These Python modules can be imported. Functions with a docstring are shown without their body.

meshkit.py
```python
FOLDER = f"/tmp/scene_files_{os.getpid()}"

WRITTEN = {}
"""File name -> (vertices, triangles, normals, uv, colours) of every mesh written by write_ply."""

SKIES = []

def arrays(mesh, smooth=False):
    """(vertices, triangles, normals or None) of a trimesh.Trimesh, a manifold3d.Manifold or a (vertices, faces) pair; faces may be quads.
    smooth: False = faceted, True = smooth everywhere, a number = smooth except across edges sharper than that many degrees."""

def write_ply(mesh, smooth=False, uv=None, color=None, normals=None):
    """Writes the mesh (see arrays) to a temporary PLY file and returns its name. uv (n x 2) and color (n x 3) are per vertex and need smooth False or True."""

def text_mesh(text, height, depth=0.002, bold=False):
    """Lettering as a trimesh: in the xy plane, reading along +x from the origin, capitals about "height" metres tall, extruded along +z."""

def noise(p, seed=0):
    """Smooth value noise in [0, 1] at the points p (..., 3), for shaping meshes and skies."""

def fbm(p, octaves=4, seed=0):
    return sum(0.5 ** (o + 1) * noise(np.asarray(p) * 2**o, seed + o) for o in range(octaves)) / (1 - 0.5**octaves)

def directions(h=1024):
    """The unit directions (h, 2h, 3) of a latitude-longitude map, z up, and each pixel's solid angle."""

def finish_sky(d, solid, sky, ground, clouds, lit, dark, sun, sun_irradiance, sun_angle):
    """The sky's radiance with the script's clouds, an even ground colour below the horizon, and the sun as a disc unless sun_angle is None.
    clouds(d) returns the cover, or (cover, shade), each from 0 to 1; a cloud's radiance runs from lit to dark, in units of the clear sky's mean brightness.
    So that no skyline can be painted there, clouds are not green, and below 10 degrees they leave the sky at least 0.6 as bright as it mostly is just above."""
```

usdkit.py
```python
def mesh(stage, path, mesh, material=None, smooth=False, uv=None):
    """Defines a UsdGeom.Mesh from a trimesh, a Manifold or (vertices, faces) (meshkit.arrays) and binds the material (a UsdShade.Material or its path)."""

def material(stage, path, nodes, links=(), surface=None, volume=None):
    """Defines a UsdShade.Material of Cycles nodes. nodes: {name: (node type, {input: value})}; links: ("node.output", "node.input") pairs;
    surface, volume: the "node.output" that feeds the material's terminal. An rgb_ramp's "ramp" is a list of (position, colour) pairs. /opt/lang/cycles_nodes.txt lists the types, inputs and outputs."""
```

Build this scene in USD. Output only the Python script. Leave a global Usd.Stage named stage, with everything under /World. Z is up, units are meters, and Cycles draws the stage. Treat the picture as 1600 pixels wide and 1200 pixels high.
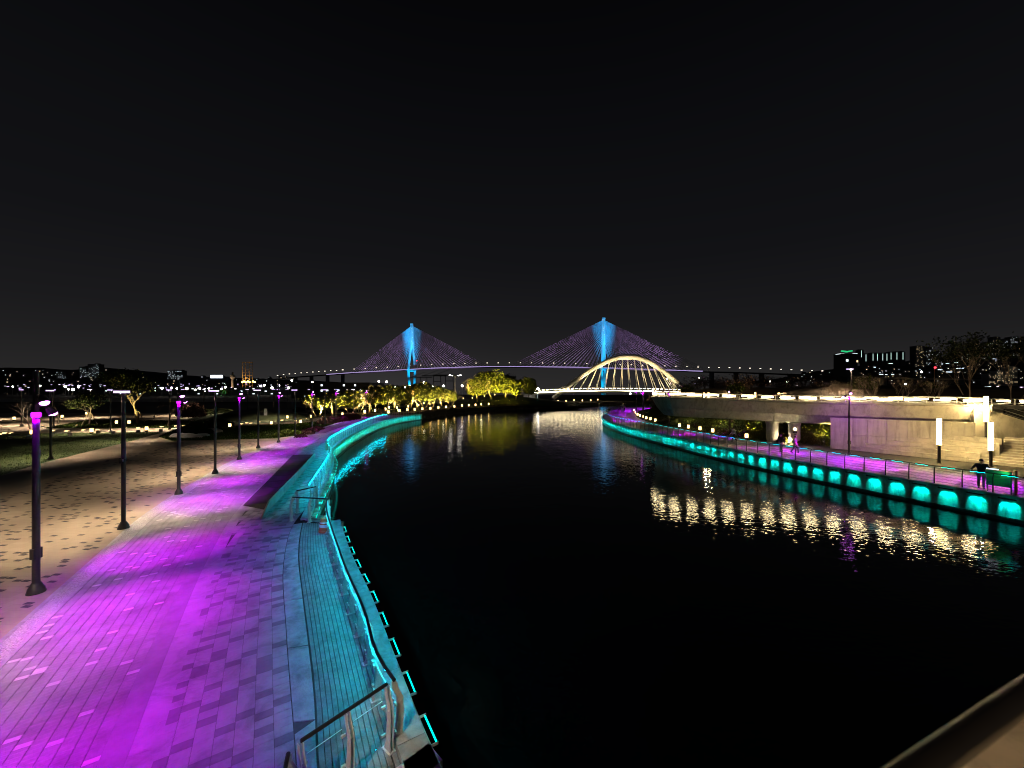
import math, random
import numpy as np, trimesh, usdkit, meshkit
import manifold3d as m3
from scipy.interpolate import PchipInterpolator
from shapely.geometry import Polygon, Point
from pxr import Usd, UsdGeom, UsdLux, UsdShade, Gf, Sdf

random.seed(7); np.random.seed(7)
R = random.Random(11)
PI = math.pi
stage = Usd.Stage.CreateInMemory()
UsdGeom.SetStageUpAxis(stage, 'Z'); UsdGeom.SetStageMetersPerUnit(stage, 1.0)
UsdGeom.Xform.Define(stage, '/World'); UsdGeom.Scope.Define(stage, '/World/Looks')

# ------------------------------------------------------------------ camera, sky (night: no sun)
CAM_H = 6.2
cam = UsdGeom.Camera.Define(stage, '/World/camera')
cam.CreateHorizontalApertureAttr(36.0); cam.CreateFocalLengthAttr(13.5)
cam.CreateVerticalApertureOffsetAttr(36.0 * 8 / 1600)
cam.AddTranslateOp().Set((0, 0, CAM_H)); cam.AddRotateXOp().Set(90)
cam.CreateClippingRangeAttr((0.05, 20000.0))
cam.CreateFStopAttr(1.8); cam.CreateFocusDistanceAttr(30.0)
cam.CreateExposureAttr(0.0)
dome = UsdLux.DomeLight.Define(stage, '/World/sky')
dome.GetPrim().SetCustomDataByKey('kind', 'structure')
sky_mat = usdkit.material(stage, '/World/Looks/night_sky', {
    "sky": ("sky_texture", {"sky_type": "single_scattering", "sun_disc": False, "sun_elevation": 0.01, "sun_rotation": -0.35}),
    "grey": ("hsv", {"saturation": 0.12, "value": 1.0, "fac": 1.0}),
    "co": ("texture_coordinate", {}), "xyz": ("separate_xyz", {}),
    "glow": ("rgb_ramp", {"ramp": [(0, (.062, .059, .058)), (.03, (.053, .051, .0515)), (.1, (.0355, .0345, .0365)), (.16, (.026, .0256, .029)), (.3, (.0155, .0157, .0195)), (.46, (.0112, .0117, .0148)), (.71, (.0040, .0040, .0058)), (1, (.003, .003, .004))]}),
    "add": ("mix", {"mix_type": "add", "fac": 1.0}), "dim": ("mix", {"mix_type": "multiply", "fac": 1.0, "color2": (.0016, .0016, .0018)}),
    "bg": ("background_shader", {"strength": 0.36})},
    [("sky.color", "grey.color"), ("grey.color", "dim.color1"), ("co.generated", "xyz.vector"), ("xyz.z", "glow.fac"),
     ("glow.color", "add.color1"), ("dim.color", "add.color2"), ("add.color", "bg.color")], surface="bg.background")
UsdShade.MaterialBindingAPI.Apply(dome.GetPrim()).Bind(sky_mat)

# ------------------------------------------------------------------ helpers
ORD = ['first', 'second', 'third', 'fourth', 'fifth', 'sixth', 'seventh', 'eighth', 'ninth', 'tenth', 'eleventh', 'twelfth']
used = {}
def free(parent, name):
    k = parent + '/' + name
    n = used.get(k, 0); used[k] = n + 1
    return k if n == 0 else f'{k}_{n:03d}'
def tag(prim, label=None, cat=None, group=None, kind=None):
    for a, b in (('label', label), ('category', cat), ('group', group), ('kind', kind)):
        if b: prim.SetCustomDataByKey(a, b)
def thing(name, label, cat, loc=(0, 0, 0), rz=0.0, sc=1.0, group=None):
    x = UsdGeom.Xform.Define(stage, free('/World', name))
    x.AddTranslateOp().Set(Gf.Vec3d(*map(float, loc))); x.AddRotateZOp().Set(math.degrees(rz)); x.AddScaleOp().Set(Gf.Vec3f(*([float(sc)] * 3 if np.ndim(sc) == 0 else map(float, sc))))
    tag(x.GetPrim(), label, cat, group)
    return x.GetPrim()
def copy(proto, label, loc, rz=0.0, sc=1.0, group=None):
    name = proto.GetName()
    if name[-4:-3] == '_' and name[-3:].isdigit(): name = name[:-4]
    cd = proto.GetCustomData()
    t = thing(name, label or cd['label'], cd['category'], loc, rz, sc, group or cd.get('group'))
    t.GetReferences().AddInternalReference(proto.GetPath()); t.SetInstanceable(True)
    return t
class MB:
    def __init__(s): s.v = []; s.f = []; s.n = 0
    def add(s, v, f):
        v = np.asarray(v, float); f = np.asarray(f, int)
        if f.shape[1] == 4: f = np.vstack([f[:, [0, 1, 2]], f[:, [0, 2, 3]]])
        s.v.append(v); s.f.append(f + s.n); s.n += len(v); return s
    def tm(s, m): return s.add(m.vertices, m.faces)
    def box(s, c, d, rz=0.0, ry=0.0, rx=0.0):
        x, y, z = np.array(d) / 2.0
        v = np.array([[a, b, e] for a in (-x, x) for b in (-y, y) for e in (-z, z)])
        f = [[0, 1, 3, 2], [4, 6, 7, 5], [0, 4, 5, 1], [2, 3, 7, 6], [0, 2, 6, 4], [1, 5, 7, 3]]
        if rx or ry or rz:
            v = v @ trimesh.transformations.euler_matrix(rx, ry, rz)[:3, :3].T
        return s.add(v + np.array(c), f)
    def tube(s, path, r, n=8, caps=True):
        p = np.asarray(path, float); m = len(p); r = np.broadcast_to(np.asarray(r, float), (m,))
        t = np.gradient(p, axis=0); t /= np.maximum(np.linalg.norm(t, axis=1, keepdims=True), 1e-9)
        up = np.array([0, 0, 1.0]) if abs(t[0][2]) < .9 else np.array([1.0, 0, 0])
        vs = []
        for i in range(m):
            a = np.cross(t[i], up); a /= max(np.linalg.norm(a), 1e-9); b = np.cross(a, t[i]); up = b
            q = np.arange(n) * 2 * PI / n
            vs.append(p[i] + r[i] * (np.cos(q)[:, None] * a + np.sin(q)[:, None] * b))
        v = np.vstack(vs); f = []
        for i in range(m - 1):
            for k in range(n):
                f.append([i * n + k, i * n + (k + 1) % n, (i + 1) * n + (k + 1) % n, (i + 1) * n + k])
        f = np.array(f)[:, ::-1]
        f = np.vstack([f[:, [0, 1, 2]], f[:, [0, 2, 3]]])
        if caps:
            e = (m - 1) * n
            f = np.vstack([f, [[0, k, k + 1] for k in range(1, n - 1)], [[e, e + k + 1, e + k] for k in range(1, n - 1)]])
        return s.add(v, f)
    def lathe(s, prof, c=(0, 0, 0), n=16):
        prof = np.asarray(prof, float); m = len(prof); q = np.arange(n) * 2 * PI / n
        v = np.vstack([np.c_[r * np.cos(q), r * np.sin(q), np.full(n, z)] for r, z in prof]) + np.array(c)
        f = [[i * n + k, i * n + (k + 1) % n, (i + 1) * n + (k + 1) % n, (i + 1) * n + k] for i in range(m - 1) for k in range(n)]
        return s.add(v, f)
    def poly(s, pts, z0, z1):
        m = trimesh.creation.extrude_polygon(Polygon(pts), z1 - z0, engine='earcut'); m.apply_translation((0, 0, z0)); return s.tm(m)
    def band(s, A, B):            # ruled surface between two point rows
        A = np.asarray(A, float); B = np.asarray(B, float); m = len(A)
        return s.add(np.vstack([A, B]), [[i, i + 1, m + i + 1, m + i] for i in range(m - 1)])
    def sweep(s, path2, prof, closed=True, caps=True):
        """profile (offset to the left of the path, z) swept along a plan polyline"""
        p = np.asarray(path2, float); N = normals(p); m = len(p); k = len(prof)
        v = np.vstack([np.c_[p + N * o, np.full(m, z)] for o, z in prof])
        f = [[a * m + i, a * m + i + 1, b * m + i + 1, b * m + i] for a, b in [(j, (j + 1) % k) for j in range(k if closed else k - 1)] for i in range(m - 1)]
        f = np.array(f); f = np.vstack([f[:, [0, 1, 2]], f[:, [0, 2, 3]]])
        if caps and closed:
            cap = trimesh.creation.triangulate_polygon(Polygon(prof), engine='earcut')
            pts = np.array([[np.argmin([(q[0] - x[0]) ** 2 + (q[1] - x[1]) ** 2 for q in prof]) for x in cap[0]]])[0]
            for e in (0, m - 1):
                f = np.vstack([f, np.array([[pts[a] * m + e for a in t] for t in cap[1]])])
        return s.add(v, f)
    def get(s): return np.vstack(s.v), np.vstack(s.f)
    def build(s, parent, name, mat, smooth=False, label=None, cat=None, group=None, kind=None):
        par = '/World' if parent is None else str(parent.GetPath())
        m = usdkit.mesh(stage, free(par, name), s.get(), mat, smooth=smooth)
        tag(m.GetPrim(), label, cat, group, kind)
        return m.GetPrim()
def struct(mb, name, mat, smooth=False, parent=None): return mb.build(parent, name, mat, smooth, kind='structure')
def normals(p):
    t = np.gradient(np.asarray(p, float), axis=0); t /= np.maximum(np.linalg.norm(t, axis=1, keepdims=True), 1e-9)
    return np.c_[-t[:, 1], t[:, 0]]
def curve(pts, step=0.5):
    p = np.asarray(pts, float); d = np.r_[0, np.cumsum(np.linalg.norm(np.diff(p, axis=0), axis=1))]
    n = max(2, int(d[-1] / step) + 1); s = np.linspace(0, d[-1], n)
    q = np.c_[PchipInterpolator(d, p[:, 0])(s), PchipInterpolator(d, p[:, 1])(s)]
    d = np.r_[0, np.cumsum(np.linalg.norm(np.diff(q, axis=0), axis=1))]; s = np.linspace(0, d[-1], n)
    return np.c_[np.interp(s, d, q[:, 0]), np.interp(s, d, q[:, 1])]
class Line:                       # arc-length lookups on a plan polyline
    def __init__(s, p):
        s.p = np.asarray(p, float); s.N = normals(s.p); s.d = np.r_[0, np.cumsum(np.linalg.norm(np.diff(s.p, axis=0), axis=1))]; s.L = s.d[-1]
    def at(s, t, o=0.0):
        t = np.asarray(t, float)
        P = np.stack([np.interp(t, s.d, s.p[:, 0]), np.interp(t, s.d, s.p[:, 1])], -1); n = np.stack([np.interp(t, s.d, s.N[:, 0]), np.interp(t, s.d, s.N[:, 1])], -1)
        return P + n * np.asarray(o)[..., None] if np.ndim(o) else P + n * o
    def ang(s, t):
        n = s.at(t, 1.0) - s.at(t); return math.atan2(-n[0], n[1])
def off(p, o): return np.asarray(p) + normals(p) * o
def spotlight(name, pos, to, power, color, cone=None, soft=.6, radius=.08):
    l = UsdLux.SphereLight.Define(stage, free('/World/lamp_light', name)); l.CreateRadiusAttr(radius); l.CreateNormalizeAttr(True)
    l.CreateIntensityAttr(float(power)); l.CreateColorAttr(Gf.Vec3f(*color))
    if cone:
        s = UsdLux.ShapingAPI.Apply(l.GetPrim()); s.CreateShapingConeAngleAttr(float(cone)); s.CreateShapingConeSoftnessAttr(float(soft))
    z = -(np.asarray(to, float) - np.asarray(pos, float)); z /= np.linalg.norm(z)
    x = np.cross([0, 1.0, 0] if abs(z[1]) < .9 else [1.0, 0, 0], z); x /= np.linalg.norm(x); y = np.cross(z, x)
    M = Gf.Matrix4d(*x, 0, *y, 0, *z, 0, *map(float, pos), 1); l.AddTransformOp().Set(M)
UsdGeom.Scope.Define(stage, '/World/lamp_light')

# ------------------------------------------------------------------ materials
def mat(name, col, rough=.6, var=.25, scale=3.0, bump=0.0, bscale=40.0, metal=0.0, spec=.5, isl=0.0, coat=0.0, dirt=None):
    """principled surface whose colour drifts with noise, plus a fine relief"""
    c = np.array(col, float); lo, hi = c * (1 - var), np.minimum(c * (1 + var), .95)
    N = {"g": ("geometry", {}), "n": ("noise_texture", {"scale": scale, "detail": 5.0, "roughness": .62}),
         "r": ("rgb_ramp", {"ramp": [(.3, tuple(lo)), (.7, tuple(hi))]}),
         "p": ("principled_bsdf", {"roughness": rough, "metallic": metal, "specular_ior_level": spec, "coat_weight": coat})}
    L = [("g.position", "n.vector"), ("n.fac", "r.fac")]
    if isl:
        N["mr"] = ("map_range", {"value": 0.5, "to_min": 1 - isl, "to_max": 1 + isl}); N["mu"] = ("vector_math", {"math_type": "scale"})
        L += [("g.random_per_island", "mr.value"), ("r.color", "mu.vector1"), ("mr.result", "mu.scale"), ("mu.vector", "p.base_color")]
    else: L += [("r.color", "p.base_color")]
    if dirt:                        # stains and worn patches; dirt = (scale x, y, z, strength)
        N["dm"] = ("mapping", {"scale": dirt[:3]}); N["dn"] = ("noise_texture", {"scale": 1.0, "detail": 9.0, "roughness": .7, "distortion": .6}); k = 1 - dirt[3]
        N["dr"] = ("rgb_ramp", {"ramp": [(.34, (k, k, k)), (.52, (1, 1, 1)), (.72, (1.06, 1.05, 1.03))]}); N["dx"] = ("mix", {"mix_type": "multiply", "fac": 1.0})
        L = [l for l in L if l[1] != "p.base_color"] + [("g.position", "dm.vector"), ("dm.vector", "dn.vector"), ("dn.fac", "dr.fac"), ("mu.vector" if isl else "r.color", "dx.color1"), ("dr.color", "dx.color2"), ("dx.color", "p.base_color")]
    if bump:
        N["n2"] = ("noise_texture", {"scale": bscale, "detail": 4.0}); N["b"] = ("bump", {"strength": bump, "distance": .02})
        L += [("g.position", "n2.vector"), ("n2.fac", "b.height"), ("b.normal", "p.normal")]
    return usdkit.material(stage, '/World/Looks/' + name, N, L, surface="p.BSDF")
def emit(name, col, s): return usdkit.material(stage, '/World/Looks/' + name, {"e": ("emission", {"color": col, "strength": float(s)})}, [], surface="e.emission")
def paved(name, c1, c2, mortar, bw, rh, rot=0.0, rough=.7, ms=.012, bias=0.0):
    return usdkit.material(stage, '/World/Looks/' + name, {
        "g": ("geometry", {}), "m": ("mapping", {"rotation": (0, 0, rot)}),
        "b": ("brick_texture", {"color1": c1, "color2": c2, "mortar": mortar, "scale": 1.0, "brick_width": bw, "row_height": rh, "mortar_size": ms, "bias": bias}),
        "n": ("noise_texture", {"scale": .35, "detail": 6.0}), "r": ("rgb_ramp", {"ramp": [(.3, (.74, .74, .74)), (.7, (1.12, 1.12, 1.12))]}),
        "n2": ("noise_texture", {"scale": 60.0, "detail": 3.0}), "bu": ("bump", {"strength": .25, "distance": .01}),
        "x": ("mix", {"mix_type": "multiply", "fac": 1.0}), "p": ("principled_bsdf", {"roughness": rough})},
        [("g.position", "m.vector"), ("m.vector", "b.vector"), ("g.position", "n.vector"), ("n.fac", "r.fac"), ("b.color", "x.color1"), ("r.color", "x.color2"),
         ("x.color", "p.base_color"), ("g.position", "n2.vector"), ("n2.fac", "bu.height"), ("bu.normal", "p.normal")], surface="p.BSDF")
def leafy(name, col, tr=.4, isl=.35):
    return usdkit.material(stage, '/World/Looks/' + name, {
        "g": ("geometry", {}), "mr": ("map_range", {"to_min": 1 - isl, "to_max": 1 + isl}), "c": ("color", {"value": col}), "mu": ("vector_math", {"math_type": "scale"}),
        "d": ("diffuse_bsdf", {}), "t": ("translucent_bsdf", {}), "mx": ("mix_closure", {"fac": tr})},
        [("g.random_per_island", "mr.value"), ("c.color", "mu.vector1"), ("mr.result", "mu.scale"), ("mu.vector", "d.color"), ("mu.vector", "t.color"), ("d.BSDF", "mx.closure1"), ("t.BSDF", "mx.closure2")], surface="mx.closure")
M = {}
M['soil'] = mat('dark_ground', (.045, .04, .032), .9, .4, .4)
M['plaza'] = paved('tan_paving', (.36, .29, .195), (.40, .325, .22), (.30, .24, .165), .6, .3, .06, ms=.006)
M['tan_smooth'] = paved('tan_path', (.34, .275, .19), (.36, .29, .20), (.29, .235, .165), 1.2, .6, .5, ms=.006)
M['dark_brick'] = mat('dark_brick', (.05, .042, .038), .7, .3, 8)
M['joint'] = mat('paving_joint', (.09, .085, .08), .9, .2, 6)
M['brick'] = mat('grey_paving_brick', (.32, .305, .30), .62, .26, 1.2, .15, 70, isl=.10, dirt=(.9, .9, .9, .38))
M['brick_light'] = mat('light_paving_brick', (.58, .55, .52), .6, .12, 3, .15, 70)
M['tile'] = mat('pale_paving_slab', (.43, .42, .42), .6, .14, 1.5, .15, 60, isl=.07, dirt=(1.1, 1.1, 1.1, .34))
M['tile_dark'] = mat('dark_paving_slab', (.26, .25, .26), .6, .16, 1.5, .15, 60, isl=.10, dirt=(1.1, 1.1, 1.1, .3))
M['edge_band'] = mat('dark_edge_band', (.27, .26, .262), .65, .2, 2.0, .15, 60)
M['granite'] = mat('rough_granite', (.40, .38, .37), .75, .75, 26, .5, 40)
M['granite_edge'] = mat('smooth_granite', (.40, .38, .37), .55, .15, 8, dirt=(1.5, 1.5, 1.5, .35))
M['kerb'] = mat('kerb_concrete', (.36, .37, .37), .6, .3, 2.2, .25, 25, dirt=(2.0, 2.0, 2.0, .4))
M['coping'] = mat('pale_coping', (.55, .56, .56), .5, .2, 2.5, .2, 25, dirt=(1.5, 1.5, 1.5, .4))
M['board'] = mat('deck_timber', (.26, .265, .26), .5, .25, 5, .2, 45, isl=.12, dirt=(1.6, 1.6, 1.6, .35))
M['wall'] = mat('canal_concrete', (.38, .38, .37), .55, .35, 2.0, .9, 9, dirt=(2.4, 2.4, .5, .6))
M['conc'] = mat('grey_concrete', (.40, .375, .33), .75, .16, 1.1, .15, 20, dirt=(2.2, 2.2, .25, .38))
M['conc_warm'] = mat('stair_concrete', (.44, .41, .35), .7, .14, 1.3, .12, 20, dirt=(1.5, 1.5, .8, .3))
M['grass'] = mat('lawn_grass', (.055, .085, .02), .9, .5, 1.0, .8, 60)
M['grass_far'] = mat('far_grass', (.045, .06, .02), .9, .6, .35, .8, 8)
M['dark_metal'] = mat('dark_lamp_metal', (.045, .04, .04), .45, .2, 6, metal=.3)
M['black_metal'] = mat('black_metal', (.02, .02, .022), .4, .2, 6, metal=.2)
M['rail_black'] = mat('black_rail_paint', (.006, .006, .007), .22, .1, 8)
M['rail_metal'] = mat('rail_metal', (.16, .165, .17), .4, .2, 8, metal=.5)
M['pale_metal'] = mat('pale_post_metal', (.62, .60, .56), .42, .15, 9, metal=.35)
M['white_paint'] = mat('white_paint', (.78, .78, .76), .5, .06, 4)
M['bridge_white'] = mat('bridge_white', (.72, .70, .64), .5, .05, .5)
M['bark'] = mat('bark', (.13, .10, .075), .9, .3, 9, .6, 30)
M['bark_pale'] = mat('pale_bark', (.26, .19, .14), .9, .3, 9, .6, 30)
M['leaf'] = leafy('tree_leaf', (.14, .155, .034), .4, .6)
M['leaf_dim'] = leafy('dim_leaf', (.06, .075, .03))
M['leaf_dark'] = leafy('dark_leaf', (.022, .032, .014), .25)
M['leaf_red'] = leafy('reddish_leaf', (.13, .07, .055), .3)
M['leaf_lime'] = leafy('lime_leaf', (.12, .16, .03))
M['rock'] = mat('bank_rock', (.13, .115, .10), .85, .4, .8, .5, 6, isl=.35)
M['boulder'] = mat('pale_boulder', (.35, .32, .28), .8, .3, 2, .5, 6)
M['steel_orange'] = mat('lattice_steel', (.45, .32, .16), .6, .15, 1)
M['dark_build'] = mat('dark_facade', (.06, .062, .07), .7, .2, .05)
M['grey_build'] = mat('grey_facade', (.16, .165, .17), .7, .15, .05)
M['shed'] = mat('shed_roof', (.05, .052, .06), .6, .2, .2)
M['hill'] = mat('hill_forest', (.02, .022, .018), .95, .4, .02)
M['mat'] = mat('dark_rubber_panel', (.035, .026, .03), .75, .2, 3, .2, 60)
M['rust'] = mat('corten_rim', (.42, .25, .17), .6, .2, 8)
M['orange'] = mat('orange_plastic', (.62, .13, .05), .45, .12, 6)
M['white_band'] = mat('reflective_band', (.75, .75, .75), .35, .05, 6)
M['cable'] = mat('stay_cable', (.62, .60, .62), .6, .05, 1)
M['skin'] = mat('skin', (.48, .30, .22), .55, .08, 20)
M['cloth_black'] = mat('black_cloth', (.018, .018, .022), .85, .2, 14)
M['cloth_purple'] = mat('lilac_cloth', (.30, .20, .34), .85, .15, 14)
M['cloth_white'] = mat('white_cloth', (.62, .62, .62), .85, .1, 14)
M['cloth_grey'] = mat('grey_cloth', (.20, .19, .21), .85, .15, 14)
M['cloth_blue'] = mat('navy_cloth', (.03, .04, .09), .85, .15, 14)
M['hair'] = mat('dark_hair', (.015, .012, .01), .6, .2, 30)
M['shoe'] = mat('shoe', (.10, .10, .10), .6, .2, 10)
M['green_cloth'] = mat('green_board', (.03, .32, .12), .7, .15, 3)
M['glass'] = usdkit.material(stage, '/World/Looks/rail_glass', {"t": ("transparent_bsdf", {"color": (.90, .96, .95)}), "g": ("glossy_bsdf", {"color": (.9, .95, .95), "roughness": .02}),
    "lw": ("layer_weight", {"blend": .5}), "f": ("math", {"math_type": "power", "value2": 4.0}), "k": ("math", {"math_type": "multiply_add", "value2": .6, "value3": .035}), "m": ("mix_closure", {})}, [("lw.facing", "f.value1"), ("f.value", "k.value1"), ("k.value", "m.fac"), ("t.BSDF", "m.closure1"), ("g.BSDF", "m.closure2")], surface="m.closure")
M['glass_edge'] = mat('glass_edge', (.55, .75, .72), .2, .05, 5)
M['water'] = usdkit.material(stage, '/World/Looks/canal_water', {
    "g": ("geometry", {}), "mp": ("mapping", {"scale": (.6, 1.0, 1.0), "rotation": (0, 0, .12)}),
    "n1": ("noise_texture", {"scale": 5.0, "detail": 1.5, "roughness": .5}), "n2": ("noise_texture", {"scale": .55, "detail": 2.0}),
    "mx": ("math", {"math_type": "multiply_add", "value2": 1.6}), "b": ("bump", {"strength": .75, "distance": .0135}),
    "p": ("principled_bsdf", {"base_color": (.004, .007, .007), "roughness": .012, "ior": 1.33, "specular_ior_level": .5})},
    [("g.position", "mp.vector"), ("mp.vector", "n1.vector"), ("g.position", "n2.vector"), ("n2.fac", "mx.value1"), ("n1.fac", "mx.value3"), ("mx.value", "b.height"), ("b.normal", "p.normal")], surface="p.BSDF")
TEAL = (0.0, .82, .66)
M['teal'] = emit('teal_lens', TEAL, 2.4)
M['led_teal'] = emit('handrail_led', (0.0, .70, .90), 135)
M['led_soft'] = emit('handrail_led_soft', (0.0, .80, .86), 5)
M['teal_soft'] = emit('teal_wall_lens', TEAL, 1.6)
M['purple'] = emit('purple_lens', (.80, .22, 1.0), 9)
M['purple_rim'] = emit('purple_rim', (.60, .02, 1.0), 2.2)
M['lamp_white'] = emit('lamp_white', (.78, .56, 1.0), 1.7)
M['bollard'] = emit('bollard_glow', (1.0, .64, .25), 4.5)
M['step_glow'] = emit('step_glow', (1.0, .66, .28), 4)
M['tube'] = emit('tube_glow', (1.0, .76, .30), 9)
M['strip'] = emit('strip_glow', (1.0, .79, .42), 40)
M['arch_strip'] = emit('arch_strip_glow', (1.0, .82, .48), 16)
M['lilac_strip'] = emit('lilac_strip_glow', (.62, .48, .95), .75)
M['road_lamp'] = emit('road_lamp_glow', (1.0, .86, .68), 2.2)
M['win_cool'] = emit('window_cool', (.85, .95, 1.0), 1.5)
M['win_warm'] = emit('window_warm', (1.0, .74, .42), 1.3)
M['win_teal'] = emit('facade_strip', (.62, .95, .85), .7)
M['sign_white'] = emit('white_sign', (.72, .85, 1.0), 1.6)
M['green_glow'] = emit('green_glow', (.03, .8, .28), .8)
M['orange_glow'] = emit('orange_glow', (1.0, .52, .10), 12)
M['flood'] = emit('flood_glow', (1.0, .93, .80), 14)
M['red_glow'] = emit('red_glow', (1.0, .04, .06), 4)
M['blue_flood'] = emit('blue_flood_glow', (.1, .5, 1.0), 6)

# ------------------------------------------------------------------ plan curves (metres; camera over the origin looking along +y)
WZ = -1.45
DECK_OUT = curve([(-.55, 5.25), (-1.45, 6.6), (-2.53, 8.44), (-4.3, 11.5), (-5.8, 13.9), (-8.05, 17.9)], .4)
DECK_L = curve([(-2.45, 5.1), (-3.17, 6.28), (-3.87, 7.56), (-5.03, 9.49), (-6.23, 11.45), (-8.0, 14.4), (-9.7, 17.8)], .4)
EDGE_L = curve([(-9.75, 18.4), (-10.3, 19.8), (-13, 27.3), (-15.3, 32.9), (-18.3, 38.8), (-20.2, 45.5), (-21.6, 51.5), (-23, 59), (-24.2, 66), (-25.2, 75), (-25.2, 84), (-24.0, 91), (-22.5, 96)], .5)
EDGE_R = curve([(36.2, 3), (33, 11.6), (28.9, 22), (24.8, 32.5), (22.4, 41.8), (20.8, 52), (19.3, 62), (18.6, 71), (19.2, 80), (20.8, 88), (24, 98), (28, 108.5), (33, 119), (40, 129), (52, 137), (70, 142)], .5)
PAVE_D = curve([(-2.8, 5.1), (-3.53, 6.28), (-5.73, 9.74), (-8.23, 13.84), (-10.1, 17.8), (-10.75, 20.0), (-13.35, 27.4), (-15.65, 33), (-18.7, 38.9), (-20.65, 45.6), (-22.0, 51.6), (-23.4, 59.1), (-24.6, 66), (-25.6, 75), (-25.6, 84), (-24.4, 91), (-23.2, 95.5)], .3)
C0 = curve([(-5.4, 4.2), (-6.53, 6.28), (-7.35, 7.56), (-8.71, 9.74), (-10.97, 13.5), (-14.2, 19.6), (-17.6, 28.3), (-20.75, 36.4), (-22.6, 41), (-24.2, 46.2), (-25.6, 52), (-27, 59.3), (-28.1, 66.2), (-29, 75), (-29, 84), (-28, 92)], .3)
GRAN = curve([(-8.6, 4.2), (-11.3, 8.45), (-15.2, 15), (-17.2, 18.4), (-20.5, 25.5), (-23.9, 34), (-26.2, 42), (-28.3, 51), (-29.5, 58.5), (-31.2, 68), (-32.2, 76), (-32, 86), (-31, 93)], .3)
INNER_R = curve([(42.5, 5), (39.5, 13), (36.6, 21), (33.3, 30), (30.6, 37.5), (28.6, 45), (27.0, 52), (25.9, 60), (25.2, 69), (26.0, 78), (27.6, 86), (30.5, 95), (34.5, 105), (40, 114), (47, 122), (58, 130), (72, 134)], .5)
SHORE = [(-22.5, 96.5), (-21.6, 104), (-19.3, 114), (-14.5, 125), (-8, 136), (2, 145), (14, 154), (28, 168), (44, 186), (80, 202), (170, 216), (520, 235)]

# ------------------------------------------------------------------ land and water
deck_near = [(-1.45, 6.6), (-3.0, 5.0)]
left_land = [(-2.9, 4.9), (-1.5, 6.7)] + [tuple(p) for p in off(DECK_OUT, .28)[4:]] + [tuple(p) for p in off(EDGE_L, .18)] + SHORE + [(520, 430), (-900, 430), (-900, -25), (-6.5, -25)]
left_poly = Polygon(left_land).buffer(0)
if left_poly.geom_type != 'Polygon': left_poly = max(left_poly.geoms, key=lambda g: g.area)
struct(MB().tm(trimesh.creation.extrude_polygon(left_poly, 2.95, engine='earcut').apply_translation((0, 0, -3.0))), 'ground', M['soil'])
right_land = [tuple(p) for p in off(EDGE_R, -.18)] + [(120, 150), (500, 165), (900, 165), (900, -25), (47, -25)]
right_poly = Polygon(right_land).buffer(0)
struct(MB().tm(trimesh.creation.extrude_polygon(right_poly, 2.95, engine='earcut').apply_translation((0, 0, -3.0))), 'ground', M['soil'])
struct(MB().add([[-3500, -60, WZ], [3500, -60, WZ], [3500, 3200, WZ], [-3500, 3200, WZ]], [[0, 1, 2, 3]]), 'canal_water', M['water'])

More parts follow.
